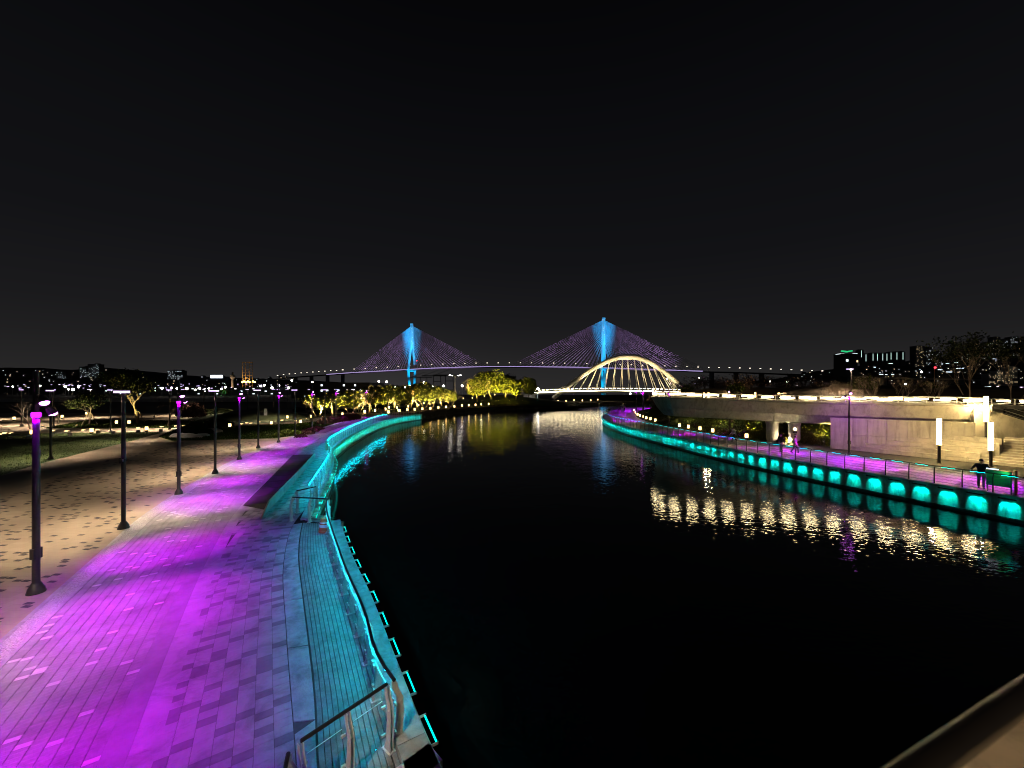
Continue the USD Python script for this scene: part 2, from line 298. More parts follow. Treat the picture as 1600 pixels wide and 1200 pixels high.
# ------------------------------------------------------------------ canal walls (each: face panels, coping, fender ledge)
def canal_wall(name, path, side, label, z_top=0.0, cop=.34, panel=2.5, cmat='coping'):
    """side +1: land lies to the left of the path"""
    t = thing(name, label, 'canal wall')
    ln = Line(path); n = max(1, int(round(ln.L / panel)))
    for i in range(n):
        a, b = ln.L * i / n + .012, ln.L * (i + 1) / n - .012
        p = ln.at(np.linspace(a, b, max(2, int((b - a) / .6) + 1)))
        MB().sweep(p, [(0, -2.8), (0, z_top - .1), (side * .3, z_top - .1), (side * .3, -2.8)]).build(t, 'wall_panel', M['wall'])
    m = max(1, int(round(ln.L / 1.9)))
    for i in range(m):
        a, b = ln.L * i / m + .006, ln.L * (i + 1) / m - .006
        p = ln.at(np.linspace(a, b, max(2, int((b - a) / .6) + 1)))
        MB().sweep(p, [(-side * .05, z_top - .1), (-side * .05, z_top + .02), (-side * .03, z_top + .04), (side * cop, z_top + .04), (side * cop, z_top - .1)]).build(t, 'coping_stone', M[cmat])
    MB().sweep(path, [(-side * .09, WZ - .1), (-side * .09, WZ + .16), (0, WZ + .2), (0, WZ - .1)]).build(t, 'fender_ledge', M['black_metal'])
    return t
canal_wall('canal_wall', EDGE_R, -1, 'right bank canal wall washed with square patches of teal light', cmat='tile_dark')
canal_wall('canal_wall', EDGE_L, 1, 'left bank canal wall curving away under dense teal light')
dw = canal_wall('canal_wall', DECK_OUT, 1, 'short canal wall with a broad kerb beside the timber deck', z_top=.08, cop=.46, panel=2.4, cmat='kerb')
MB().box((-8.85, 18.1, -1.3), (1.9, .3, 2.6), -.28).build(dw, 'return_wall', M['wall'])
MB().sweep([(-1.42, 6.58), (-3.05, 4.95)], [(-.02, -2.8), (-.02, .12), (.4, .12), (.4, -2.8)]).build(dw, 'end_kerb', M['coping'])

# ------------------------------------------------------------------ left promenade: plaza, granite strip, brick walk, slab walk, kerb strip, timber deck
pl = [tuple(p) for p in off(GRAN, .62)]
plaza_poly = [(-8.9, 3)] + pl + [(-33, 100), (-130, 100), (-130, 3)]
struct(MB().poly(plaza_poly, -.04, .0), 'plaza', M['plaza'])
band = [(-26, 14.5), (-30, 22.7), (-34, 29.8), (-37.8, 37.2), (-39.9, 45), (-41, 45.9), (-51.0, 58), (-44.5, 43.8), (-39.2, 31.8), (-36.7, 27.6), (-33, 20.5), (-29, 12)]
struct(MB().poly(band, .0, .004), 'park_path', M['tan_smooth'])
struct(MB().poly([(-56, 58.2), (-120, 58), (-120, 62), (-76, 62), (-60, 60)], .0, .004), 'park_path', M['tan_smooth'])
struct(MB().poly([(-30, 98), (-26, 100), (-22, 112), (-17, 123), (-10, 134.5), (0, 143.5), (12, 152.5), (30, 173), (30, 178), (8, 156), (-4, 147), (-14, 138), (-22, 127), (-27, 114), (-33, 101)], -.03, .005), 'bank_path', M['tan_smooth'])

# granite strip slabs, with smooth edges
gl = Line(GRAN)
gs = struct(MB().sweep(GRAN, [(0, -.04), (0, -.004), (.62, -.004), (.62, -.04)]), 'granite_strip', M['joint'])
for i in range(int(gl.L / 1.5)):
    a, b = i * 1.5 + .008, (i + 1) * 1.5 - .008
    p = gl.at(np.linspace(a, b, 4))
    MB().sweep(p, [(.12, -.01), (.12, .004), (.50, .004), (.50, -.01)]).build(gs, 'rough_slab', M['granite'])
    for o in (.005, .505): MB().sweep(p, [(o, -.01), (o, .006), (o + .11, .006), (o + .11, -.01)]).build(gs, 'edge_stone', M['granite_edge'])

# brick walk
def tile_mb(mb, ln, a, b, o1, o2, z0, z1, ch=.004):
    q = ln.at(np.array([a, a, b, b]), np.array([o1, o2, o2, o1]))
    c = q.mean(0); k = q + (c - q) / np.linalg.norm(c - q, axis=1)[:, None] * ch * 1.4
    v = np.vstack([np.c_[q, np.full(4, z0)], np.c_[q, np.full(4, z1 - ch)], np.c_[k, np.full(4, z1)]])
    f = [[8, 11, 10, 9]]
    for l in (0, 4):
        f += [[l + i, l + 4 + i, l + 4 + (i + 1) % 4, l + (i + 1) % 4] for i in range(4)]
    mb.add(v, f)
walk_poly = Polygon([tuple(p) for p in GRAN] + [tuple(p) for p in off(C0, .16)[::-1]]).buffer(0)
import shapely
shapely.prepare(walk_poly)
bw = struct(MB().poly([tuple(p) for p in GRAN] + [tuple(p) for p in off(C0, -.14)[::-1]], -.05, -.012), 'brick_walk', M['joint'])
light_rng = random.Random(5)
cand = []
for k in range(30):
    o1, o2 = -(k * .22 + .004), -(k * .22 + .216)
    rows = np.arange((k % 2) * .055, gl.L, .11)
    ctr = gl.at(rows + .055, (o1 + o2) / 2)
    inside = shapely.contains_xy(walk_poly, ctr[:, 0], ctr[:, 1])
    for r, ok, c in zip(rows, inside, ctr):
        if ok: cand.append((math.hypot(c[0], c[1]), r, o1, o2, light_rng.random() < .036, c))
cand.sort(key=lambda x: x[0])
cand_in = [c for c in cand if c[0] > 8.2 and abs(c[5][0]) < 1.34 * c[5][1]]
single = set(id(c) for c in cand_in[:300])
mbs = {0: MB(), 1: MB()}
for c in cand:
    _, r, o1, o2, li, _ = c
    z = .002 + light_rng.uniform(-.0012, .0012)
    if id(c) in single:
        mb = MB(); tile_mb(mb, gl, r + .0015, r + .1085, o1, o2, -.03, z); mb.build(bw, 'brick', M['brick_light'] if li else M['brick'])
    elif c[0] < 60: tile_mb(mbs[int(li)], gl, r + .0015, r + .1085, o1, o2, -.03, z)
mbs[0].build(bw, 'far_bricks', M['brick'], kind='stuff'); mbs[1].build(bw, 'far_light_bricks', M['brick_light'], kind='stuff')
c0l = Line(C0); we = struct(MB().sweep(C0, [(-.14, -.03), (-.14, .0), (.29, .0), (.29, -.03)]), 'walk_edging', M['edge_band'])
for i in range(int(c0l.L / .62)):
    MB().sweep(c0l.at(np.linspace(i * .62 + .003, (i + 1) * .62 - .003, 3)), [(-.54, -.02), (-.54, .004), (-.145, .004), (-.145, -.02)]).build(we, 'border_slab', M['tile'])

# slab walk
pd = Line(PAVE_D)
slab_poly = Polygon([tuple(p) for p in off(C0, -.52)] + [tuple(p) for p in PAVE_D[::-1]]).buffer(0); shapely.prepare(slab_poly)
sw = struct(MB().poly([tuple(p) for p in off(C0, -.05)] + [tuple(p) for p in off(PAVE_D, .0)[::-1]], -.05, -.012), 'slab_walk', M['joint'])
WEDGE = [(-12.0, 18.2), (-14.3, 20.4), (-20.6, 36.1), (-17.7, 34.3)]
wedge_poly = Polygon(WEDGE)
trng = random.Random(9); cand = []
for k in range(22):
    o1, o2 = k * .30 + .003, k * .30 + .297
    for j, r in enumerate(np.arange(0, pd.L - .2, .20)):
        dark = ((j + 2 * k + (k * k) % 3) % 5 == 0) if trng.random() < .8 else trng.random() < .3
        c = pd.at(r + .10, (o1 + o2) / 2)
        if shapely.contains_xy(slab_poly, c[0], c[1]): cand.append((math.hypot(*c), r, o1, o2, dark, c))
cand.sort(key=lambda x: x[0])
cand_in = [c for c in cand if c[0] > 7.0]
single = set(id(c) for c in cand_in[:300]); mbs = {0: MB(), 1: MB()}
for c in cand:
    _, r, o1, o2, dk, _ = c
    z = .002 + trng.uniform(-.0015, .0015)
    if id(c) in single:
        mb = MB(); tile_mb(mb, pd, r + .002, r + .198, o1, o2, -.03, z); mb.build(sw, 'slab', M['tile_dark'] if dk else M['tile'])
    else: tile_mb(mbs[int(dk)], pd, r + .002, r + .198, o1, o2, -.03, z)
mbs[0].build(sw, 'far_slabs', M['tile'], kind='stuff'); mbs[1].build(sw, 'far_dark_slabs', M['tile_dark'], kind='stuff')

# kerb strip between slab walk and deck, in long pieces
kl = Line(off(PAVE_D, 0)); DLn = Line(DECK_L)
ks = struct(MB().poly([tuple(p) for p in off(PAVE_D, -.004)[:48]] + [tuple(p) for p in off(DECK_L, .004)[::-1]], -.05, -.01), 'kerb_strip', M['joint'])
nk = 6
for i in range(nk):
    s = np.linspace(i / nk, (i + 1) / nk, 6); d = 0.004
    A = DLn.at(s * DLn.L * .999 + np.linspace(.012, -.012, 6), .02)
    ta = np.array([kl.d[np.argmin(np.hypot(*(kl.p - a).T))] for a in A])
    B = kl.at(ta + np.linspace(.006, -.006, 6), -.015)
    mb = MB(); v = np.vstack([np.c_[A, np.full(6, .006)], np.c_[B, np.full(6, .006)], np.c_[A, np.full(6, -.03)], np.c_[B, np.full(6, -.03)]])
    f = []
    for j in range(5): f += [[j, 6 + j, 7 + j, j + 1], [12 + j, j, j + 1, 13 + j], [6 + j, 18 + j, 19 + j, 7 + j]]
    f += [[0, 12, 18, 6], [5, 11, 23, 17]]
    mb.add(v, f).build(ks, 'kerb_stone', M['kerb'])

# timber deck, board by board
DI = Line(off(DECK_OUT, .47))
dk = struct(MB().poly([tuple(p) for p in off(DECK_L, .0)] + [tuple(p) for p in off(DECK_OUT, .40)[::-1]], -.10, -.045), 'timber_deck', M['joint'])
nb = 12
for k in range(nb):
    seg = [0] + sorted([((k * .37 + q * .31 + .11) % 1.0) for q in range(3)]) + [1]
    for a, b in zip(seg[:-1], seg[1:]):
        if b - a < .02: continue
        s = np.linspace(a, b, max(3, int((b - a) * 18)))
        P0, P1 = DLn.at(s * DLn.L, -.012), DI.at(s * DI.L)
        w = .006 / max(np.linalg.norm(P1 - P0, axis=1).mean(), .3) * 1.6
        A = P0 + (P1 - P0) * (k / nb + w); B = P0 + (P1 - P0) * ((k + 1) / nb - w); n = len(s)
        v = np.vstack([np.c_[A, np.full(n, .004)], np.c_[B, np.full(n, .004)], np.c_[A, np.full(n, -.03)], np.c_[B, np.full(n, -.03)]])
        f = []
        for j in range(n - 1): f += [[j, n + j, n + j + 1, j + 1], [2 * n + j, j, j + 1, 2 * n + j + 1], [n + j, 3 * n + j, 3 * n + j + 1, n + j + 1]]
        f += [[0, 2 * n, 3 * n, n], [n - 1, 2 * n - 1, 4 * n - 1, 3 * n - 1]]
        MB().add(v, f).build(dk, 'board', M['board'])
# low landing between the deck and the next railing
struct(MB().poly([(-10.1, 17.9), (-8.3, 17.9), (-9.7, 19.9), (-10.6, 20.1)], -.9, -.35), 'landing', M['coping'])

# dark inlay bricks of the plaza
ib = MB(); prng = random.Random(21); spots_ib = []
area = Polygon([(-9.5, 5)] + pl[8:118] + [(-30.5, 47), (-39.5, 44.5), (-37.5, 37.2), (-33.7, 29.8), (-29.8, 22.7), (-25.5, 13), (-22, 5)]).buffer(-.25); shapely.prepare(area)
ca, sa = math.cos(-.06), math.sin(-.06)
seen = []
while len(spots_ib) < 1050:
    i, j = prng.randrange(-140, 140), prng.randrange(0, 330)
    x, y = (i + .5 * (j % 2)) * .3 * 1.0, j * .15
    X, Y = x * ca - y * sa - 30, x * sa + y * ca + 2
    if not shapely.contains_xy(area, X, Y) or (i, j) in seen: continue
    seen.append((i, j)); spots_ib.append((math.hypot(X, Y), X, Y))
spots_ib.sort(); plaza_prim = stage.GetPrimAtPath('/World/plaza'); far_ib = MB(); cnt = 0
for d, X, Y in spots_ib:
    vis = abs(X) < 1.34 * Y
    mb = MB() if (vis and cnt < 300) else far_ib
    mb.box((X, Y, -.004), (.24, .12, .022), -.06)
    if mb is not far_ib: mb.build(plaza_prim, 'brick', M['dark_brick']); cnt += 1
far_ib.build(plaza_prim, 'far_dark_bricks', M['dark_brick'], kind='stuff')

# lawns and beds (low kerbed sheets with grass blades)
def lawn(name, pts, z, mat, blades=0, seed=1, kind='structure'):
    o = MB().poly(pts, -.03, z).build(None, name, mat, kind=kind)
    return o
L1 = [(-29, 10), (-33, 20.5), (-36.7, 27.6), (-39.2, 31.8), (-44.5, 43.8), (-50.3, 55.6), (-70, 52.8), (-110, 50), (-110, 10)]
L2 = [(-40.6, 45.9), (-29.8, 48.3), (-28.9, 51), (-29.6, 56), (-32.6, 73), (-36, 74), (-39, 68), (-46, 63), (-50, 56.5), (-46, 50)]
L3 = [(-74, 60.5), (-52, 61.5), (-50, 66), (-60, 75), (-84, 76)]
L4 = [(-58, 70), (-50, 67.5), (-42, 72), (-36, 80), (-33, 92), (-40, 98), (-60, 92), (-66, 80)]
for nm, P in (('lawn', L1), ('lawn', L2), ('lawn', L3), ('planting_bed', L4)): lawn(nm, P, .03, M['grass'] if nm == 'lawn' else M['grass_far'])
lawn('planting_bed', [(-35, 101), (-29, 114), (-23, 128), (-15, 139.5), (-5, 149), (-20, 175), (-60, 170), (-75, 125)], .06, M['grass_far'])
def blades(poly, n, seed, h, zb):
    rg = np.random.default_rng(seed); P = Polygon(poly); x0, y0, x1, y1 = P.bounds
    q = np.c_[rg.uniform(x0, x1, n * 3), rg.uniform(y0, y1, n * 3)]; q = q[shapely.contains_xy(P, q[:, 0], q[:, 1])][:n]; n = len(q)
    a = rg.uniform(0, 2 * PI, n); hh = h * rg.uniform(.5, 1.3, n); w = h * .35
    lean = rg.normal(0, h * .35, (n, 2))
    v = np.empty((n, 3, 3)); v[:, 0] = np.c_[q[:, 0] - w * np.cos(a), q[:, 1] - w * np.sin(a), np.full(n, zb)]; v[:, 1] = np.c_[q[:, 0] + w * np.cos(a), q[:, 1] + w * np.sin(a), np.full(n, zb)]
    v[:, 2] = np.c_[q + lean, zb + hh]
    return v.reshape(-1, 3), np.arange(3 * n).reshape(-1, 3)
gb = MB()
for P, n, s, h in ((L1, 60000, 3, .07), (L2, 30000, 4, .13), (L3, 12000, 5, .15)): gb.add(*blades(P, n, s, h, .03))
gb.build(None, 'grass', leafy('grass_blade', (.07, .105, .022), .3), label='short green grass blades growing on the park lawns', cat='grass', kind='stuff')

# rocky bank beyond the teal wall: slope and stones
sh = curve(SHORE, 1.5); shl = Line(sh)
so = off(sh, 2.2)
struct(MB().band(np.c_[sh + (sh - so) * .35, np.full(len(sh), WZ - .4)], np.c_[so, np.full(len(so), .03)]), 'bank_slope', M['soil'])
rk = MB(); rg = np.random.default_rng(8)
ico = trimesh.creation.icosphere(1)
for i in range(2600):
    s = rg.uniform(0, 190); u = rg.uniform(-.2, 1.02); p = shl.at(s, 2.2 * u); r = rg.uniform(.22, .55)
    v = ico.vertices * (r * rg.uniform(.7, 1.3, 3)) * (1 + .25 * rg.normal(size=(len(ico.vertices), 1)))
    rk.add(v + [p[0], p[1], WZ + 1.42 * u + .02], ico.faces)
rk.build(None, 'bank_rocks', M['rock'], label='dark rubble stones heaped along the far bank above the water', cat='rocks', kind='stuff')
# low hill under the big tree clump
def mound(name, cx, cy, rx, ry, h, mat, n=28, seed=0, z0=-.02, rough=.25):
    q = np.linspace(-1, 1, n); X, Y = np.meshgrid(q, q); r = np.sqrt(X ** 2 + Y ** 2)
    Z = h * np.clip(1 - r, 0, 1) ** .8 * (1 + rough * (meshkit.fbm(np.c_[(X * 3).ravel(), (Y * 3).ravel(), np.full(n * n, seed * 7.1)], 4, seed).reshape(n, n) - .5))
    v = np.c_[(cx + X * rx).ravel(), (cy + Y * ry).ravel(), (z0 + Z - .03 * (Z <= 0)).ravel()]
    f = [[i * n + j, i * n + j + 1, (i + 1) * n + j + 1, (i + 1) * n + j] for i in range(n - 1) for j in range(n - 1)]
    return struct(MB().add(v, f), name, mat, smooth=True)
mound('grass_mound', -2, 163, 30, 16, 3.6, M['grass_far'], seed=2)
mound('grass_mound', 62, 222, 60, 18, 3.2, M['grass_far'], seed=3)
mound('grass_mound', -56, 84, 13, 9, 2.0, M['grass_far'], seed=4)

# ------------------------------------------------------------------ right promenade, slope, terrace, stands
struct(MB().poly([tuple(p) for p in off(EDGE_R, -.30)] + [tuple(p) for p in INNER_R[::-1]], -.04, .0), 'right_promenade',
       paved('promenade_paving', (.36, .35, .35), (.41, .40, .40), (.20, .19, .19), .6, .3, 1.17, ms=.02))
ir = Line(INNER_R)
struct(MB().sweep(INNER_R, [(0, -.04), (0, .07), (-.18, .07), (-.18, -.04)]), 'kerb', M['coping'])
# planted slope rising from the promenade to the upper park
s = np.linspace(8, ir.L - 4, 60); rows = []
prof = [(-.18, .02), (-2.5, .5), (-6, 1.9), (-9.5, 3.1), (-14, 3.7), (-20, 4.2)]
rng_s = np.random.default_rng(4)
V = []
for o, z in prof:
    p = ir.at(s, o); V.append(np.c_[p, z + .12 * (z > .3) * rng_s.normal(size=len(s))])
keep = s > 42                                     # only beyond the stands
V = [v[keep] for v in V]; mb = MB()
for A, B in zip(V[:-1], V[1:]): mb.band(A, B)
struct(mb, 'grass_slope', M['grass'], smooth=True)
gv, gf = blades([tuple(p) for p in ir.at(np.linspace(43, ir.L - 6, 30), -.4)] + [tuple(p) for p in ir.at(np.linspace(43, ir.L - 6, 30), -12)[::-1]], 52000, 12, .16, 0.0)
base = gv.reshape(-1, 3, 3)[:, :2].mean(1)
dist = np.array([np.min(np.hypot(*(ir.p[::4] - b[:2]).T)) for b in base[::1]]) if len(base) < 60000 else np.zeros(len(base))
gv.reshape(-1, 3, 3)[:, :, 2] += np.interp(dist, [-o for o, _ in prof], [z for _, z in prof])[:, None]
MB().add(gv, gf).build(None, 'grass', leafy('slope_blade', (.085, .11, .02), .3), label='rough yellowish grass growing on the slope under the overpass', cat='grass', kind='stuff')
lo, hi = curve([(35.2, 40.6), (31.6, 44.0), (29.0, 47.2)], .8), curve([(43.5, 45.0), (38.6, 50.4), (33.4, 56.0)], .8)
n_ = 14; q_ = lambda c: Line(c).at(np.linspace(0, Line(c).L, n_)); A_, B_ = q_(lo), q_(hi); mb = MB()
for f0, f1 in zip(np.linspace(0, 1, 9)[:-1], np.linspace(0, 1, 9)[1:]):
    zz = lambda f: 4.3 * f ** .9 + .25 * (meshkit.fbm(np.c_[A_ + (B_ - A_) * f, np.zeros(n_)] * .9, 3, 4) - .5) * (f > 0)
    mb.band(np.c_[A_ + (B_ - A_) * f0, zz(f0)], np.c_[A_ + (B_ - A_) * f1, zz(f1)])
struct(mb, 'grass_slope', M['grass'], smooth=True)
poly_ = [tuple(p) for p in A_] + [tuple(p) for p in B_[::-1]]
gv, gf = blades(poly_, 26000, 17, .17, 0.0); bs = gv.reshape(-1, 3, 3); c_ = bs[:, :2].mean(1)[:, :2]
da = np.min(np.hypot(c_[:, None, 0] - A_[None, :, 0], c_[:, None, 1] - A_[None, :, 1]), 1); db = np.min(np.hypot(c_[:, None, 0] - B_[None, :, 0], c_[:, None, 1] - B_[None, :, 1]), 1)
bs[:, :, 2] += (4.3 * (da / (da + db)) ** .9)[:, None]
MB().add(gv, gf).build(None, 'grass', leafy('bank_blade', (.10, .10, .02), .3), label='lit yellowish grass on the steep bank seen between the overpass columns and the wall', cat='grass', kind='stuff')
for gx, gy, gz, tx, ty, pw in ((32.0, 43.4, .75, 37.2, 48.0, 300), (29.4, 47.6, .8, 34.5, 52, 220), (28.6, 55, .5, 32.5, 57, 160), (27.3, 62, .5, 30.5, 65, 130), (33.9, 41.7, .75, 39.0, 46.5, 300)):
    gl_ = thing('garden_spotlight', 'low garden spotlight on the grass slope under the overpass', 'spotlight', (gx, gy, gz), 0, 1.0, 'garden spotlights of the right slope'); MB().tube([(0, 0, -.6), (0, 0, .3)], .03, 6).build(gl_, 'stake', M['dark_metal']); MB().box((0, 0, .36), (.16, .2, .14)).build(gl_, 'housing', M['dark_metal']); MB().box((.03, .105, .36), (.12, .01, .1)).build(gl_, 'lens', M['step_glow'])
    spotlight('garden_glow', (gx + .1, gy + .2, gz + .9), (tx, ty, 3.0), pw, (1.0, .78, .24), 62, .8, .06)
# upper park plateau behind the overpass
up = [(46.5, 42.5), (43.2, 45.4), (38.3, 50.8), (33.2, 56.2), (31.5, 62), (33, 76), (40, 96), (52, 110), (80, 124), (420, 150), (700, 90), (700, 10), (56, 10), (53, 30)]
struct(MB().poly(up, 3.2, 4.25), 'upper_park', M['soil'])
def ridge(name, path, w, h, mat, z0, seed=0):
    ln = Line(curve(path, 2.0)); s = np.linspace(0, ln.L, 60); o = np.linspace(-1, 1, 9); mb = MB(); rows = []
    for q in o:
        p = ln.at(s, q * w); z = z0 + h * (1 - q * q) * (.7 + .6 * meshkit.fbm(np.c_[p * .07, np.full(len(s), seed)], 3, seed)) * np.clip(np.minimum(s, ln.L - s) / 8, 0, 1)
        rows.append(np.c_[p, z])
    for A, B in zip(rows[:-1], rows[1:]): mb.band(A, B)
    return struct(mb, name, mat, smooth=True)
M['brown_soil'] = mat('brown_bank', (.085, .06, .032), .95, .4, .5, .5, 5)
ridge('earth_bank', [(40, 66), (52, 58), (66, 52), (90, 44)], 7, 2.2, M['brown_soil'], 4.2, 1)
ridge('earth_bank', [(34, 84), (44, 84), (60, 82), (90, 78), (130, 70)], 6, 2.6, M['brown_soil'], 4.2, 2)

# concrete parapet wall beside the stands
W0, W1 = np.array([33.5, 40.4]), np.array([41.4, 34.3]); wd = (W1 - W0) / np.linalg.norm(W1 - W0); wl = np.linalg.norm(W1 - W0)
cw = thing('retaining_wall', 'board marked concrete wall behind the stepped seats, washed lilac at its left end', 'wall')
wn = np.array([-wd[1], wd[0]])
npan = 7
for i in range(npan):
    a, b = W0 + wd * (wl * i / npan + .008), W0 + wd * (wl * (i + 1) / npan - .008)
    for z0, z1 in ((-.05, 1.5), (1.515, 3.1)):
        MB().poly([tuple(a), tuple(b), tuple(b + wn * .45), tuple(a + wn * .45)], z0, z1).build(cw, 'wall_panel', M['conc'])
a, b = W0 - wd * .03 - wn * .03, W1 + wd * .02 - wn * .03
MB().poly([tuple(a), tuple(b), tuple(b + wn * .52), tuple(a + wn * .52)], 3.1, 3.2).build(cw, 'coping', M['conc'])
# stepped seats: five tiers
td = np.array([.56, -.83]); td /= np.linalg.norm(td); tn = np.array([-td[1], td[0]])      # tn points away from the canal
S = [1.48, 2.7, 4.2, 5.8, 8.0]; Z = [.28, .68, 1.1, 1.5, 1.9]; LEN = [7.9, 7.4, 6.6, 5.4, 3.4]
st = thing('stepped_seating', 'pale concrete stepped seats rising from the promenade beside the wall', 'stepped seats')
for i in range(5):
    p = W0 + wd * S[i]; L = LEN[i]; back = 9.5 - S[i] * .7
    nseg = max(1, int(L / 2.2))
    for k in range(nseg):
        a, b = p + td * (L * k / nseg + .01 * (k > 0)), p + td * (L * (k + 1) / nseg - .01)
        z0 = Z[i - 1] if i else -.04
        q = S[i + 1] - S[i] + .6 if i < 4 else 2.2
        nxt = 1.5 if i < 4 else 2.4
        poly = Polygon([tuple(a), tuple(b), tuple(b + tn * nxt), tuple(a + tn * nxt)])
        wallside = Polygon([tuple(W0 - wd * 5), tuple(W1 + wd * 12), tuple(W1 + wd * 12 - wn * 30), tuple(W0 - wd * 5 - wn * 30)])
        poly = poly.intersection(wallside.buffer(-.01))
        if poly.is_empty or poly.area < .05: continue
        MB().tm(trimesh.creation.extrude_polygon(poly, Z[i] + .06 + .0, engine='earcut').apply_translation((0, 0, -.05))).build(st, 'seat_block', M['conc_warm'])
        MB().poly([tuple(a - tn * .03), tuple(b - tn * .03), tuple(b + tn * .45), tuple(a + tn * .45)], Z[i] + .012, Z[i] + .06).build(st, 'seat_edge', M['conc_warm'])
# stair flight cutting through the seats and rising to the right
sf = thing('stair_flight', 'broad flight of low concrete steps between the stepped seats', 'stairs')
e0 = W0 + wd * S[0] + td * 7.95
sdir = tn
for k in range(11):
    z = .17 * (k + 1); p = e0 + sdir * (.52 * k)
    MB().poly([tuple(p), tuple(p + td * 5.2), tuple(p + td * 5.2 + sdir * (.55 if k < 10 else 6)), tuple(p + sdir * (.55 if k < 10 else 6))], -.05, z).build(sf, 'step', M['conc_warm'])
    MB().poly([tuple(p - sdir * .02), tuple(p + td * 5.2 - sdir * .02), tuple(p + td * 5.2 + sdir * .07), tuple(p + sdir * .07)], z + .002, z + .022).build(sf, 'step_nosing', M['white_paint'])
rs = thing('seating_block', 'pale concrete seat blocks at the right edge beyond the steps', 'stepped seats')
for k in range(4):
    p = e0 + td * 5.25 + sdir * (1.3 * k)
    MB().poly([tuple(p), tuple(p + td * 6), tuple(p + td * 6 + sdir * 5), tuple(p + sdir * 5)], -.05, .42 * (k + 1)).build(rs, 'seat_block', M['conc_warm'])
# side wall of the upper stair, sloping down to the right, and the upper stair with handrails
us = thing('upper_stair', 'upper concrete stair with sloping side wall and twin handrails', 'stairs')
A = np.array([42.0, 34.9]); ud = np.array([.985, -.17])
side = [(0, 1.0), (0, 4.55), (1.1, 4.35), (9.0, .9), (9.0, 1.0)]
v2 = Polygon([(0, 1.0), (0, 4.55), (.9, 4.45), (8.2, 1.75), (8.2, 1.0)])
m = trimesh.creation.extrude_polygon(v2, .35, engine='earcut'); un = np.array([-ud[1], ud[0]])
vv = np.array(m.vertices); W = np.c_[A[0] + ud[0] * vv[:, 0] + un[0] * vv[:, 2], A[1] + ud[1] * vv[:, 0] + un[1] * vv[:, 2], vv[:, 1]]
MB().add(W, m.faces).build(us, 'side_wall', M['conc_warm'])
for k in range(15):
    x = .9 + .5 * k; z = 4.3 - .185 * k; p = A + ud * x + un * .37
    MB().poly([tuple(p), tuple(p + ud * .53), tuple(p + ud * .53 + un * 2.4), tuple(p + un * 2.4)], .9, z).build(us, 'step', M['conc_warm'])
for o in (.25, 2.6):
    for dz in (.55, .95):
        P = [np.r_[A + ud * x + un * (o + .1), z + dz] for x, z in ((1.2, 4.25), (8.2, 1.66))]
        MB().tube(P, .022, 6).build(us, 'handrail', M['pale_metal'])
    for x in np.linspace(1.4, 8, 6):
        z = 4.25 - (x - 1.2) * .37; MB().tube([np.r_[A + ud * x + un * (o + .1), z - .1], np.r_[A + ud * x + un * (o + .1), z + .96]], .022, 6).build(us, 'handrail_post', M['dark_metal'])
bw2 = thing('terrace_wall', 'high concrete terrace wall at the right edge topped by a lit railing', 'wall')
T0 = np.array([43.4, 36.6])
MB().poly([(43.2, 35.9), (44.6, 37.6), (45.0, 37.5), (43.6, 35.7)], 1.0, 4.3).build(bw2, 'landing_wall', M['conc_warm'])
for k in range(6):
    a, b = np.array([46.0, 38.6]) + np.array([1.9, -.33]) * k, np.array([46.0, 38.6]) + np.array([1.9, -.33]) * (k + .992)
    MB().poly([tuple(a), tuple(b), (b[0] + .05, b[1] + .4), (a[0] + .05, a[1] + .4)], .8, 4.62).build(bw2, 'wall_panel', M['conc_warm'])

# ------------------------------------------------------------------ overpass (low concrete footbridge on twin columns)
OV = curve([(34, 90), (25.6, 68), (20.6, 55.8), (18.9, 50.8), (19.4, 47.9), (22, 46.7), (26.5, 44.9), (33.2, 41.3), (38.7, 37.2), (43.0, 34.4)], .6)
rise = lambda x: .42 * np.clip((33 - np.asarray(x)) / 13, 0, 1)
def raised(mb):
    for v in mb.v: v[:, 2] += rise(v[:, 0]) * (v[:, 2] > 2.0)
    return mb
ov = thing('overpass', 'low concrete footbridge on twin columns with a lit railing above the right promenade', 'footbridge')
nseg = 9; ol = Line(OV)
for i in range(nseg):
    a, b = ol.L * i / nseg + .006, ol.L * (i + 1) / nseg - .006
    p = ol.at(np.linspace(a, b, 12))
    raised(MB().sweep(p, [(0, 4.66), (-.12, 4.62), (.55, 3.35), (.62, 3.28), (1.35, 2.42), (1.5, 2.36), (3.6, 2.36), (5.2, 3.3), (5.3, 4.66)])).build(ov, 'girder', M['conc'], label=None)
raised(MB().sweep(OV, [(-.16, 4.66), (-.16, 4.80), (.18, 4.80), (.18, 4.66)])).build(ov, 'edge_beam', M['conc_warm'])
raised(MB().sweep(OV, [(5.1, 4.66), (5.1, 4.80), (5.4, 4.80), (5.4, 4.66)])).build(ov, 'edge_beam', M['conc_warm'])
for (x, y), w in (((30.9, 45.6), 1.25), ((32.4, 44.1), 1.15), ((33.6, 48.2), 1.2)):
    c = MB(); c.lathe([(0, -.05), (w / 2, -.05), (w / 2, 2.0), (w / 2 * 1.15, 2.34), (0, 2.34)], (x, y, 0), 20); cp = c.build(ov, 'column', M['conc'], smooth=40)
    if w == 1.15: MB().box((x - .30, y - .52, 1.30), (.42, .03, .22), -.55).build(cp, 'plaque', M['black_metal'])
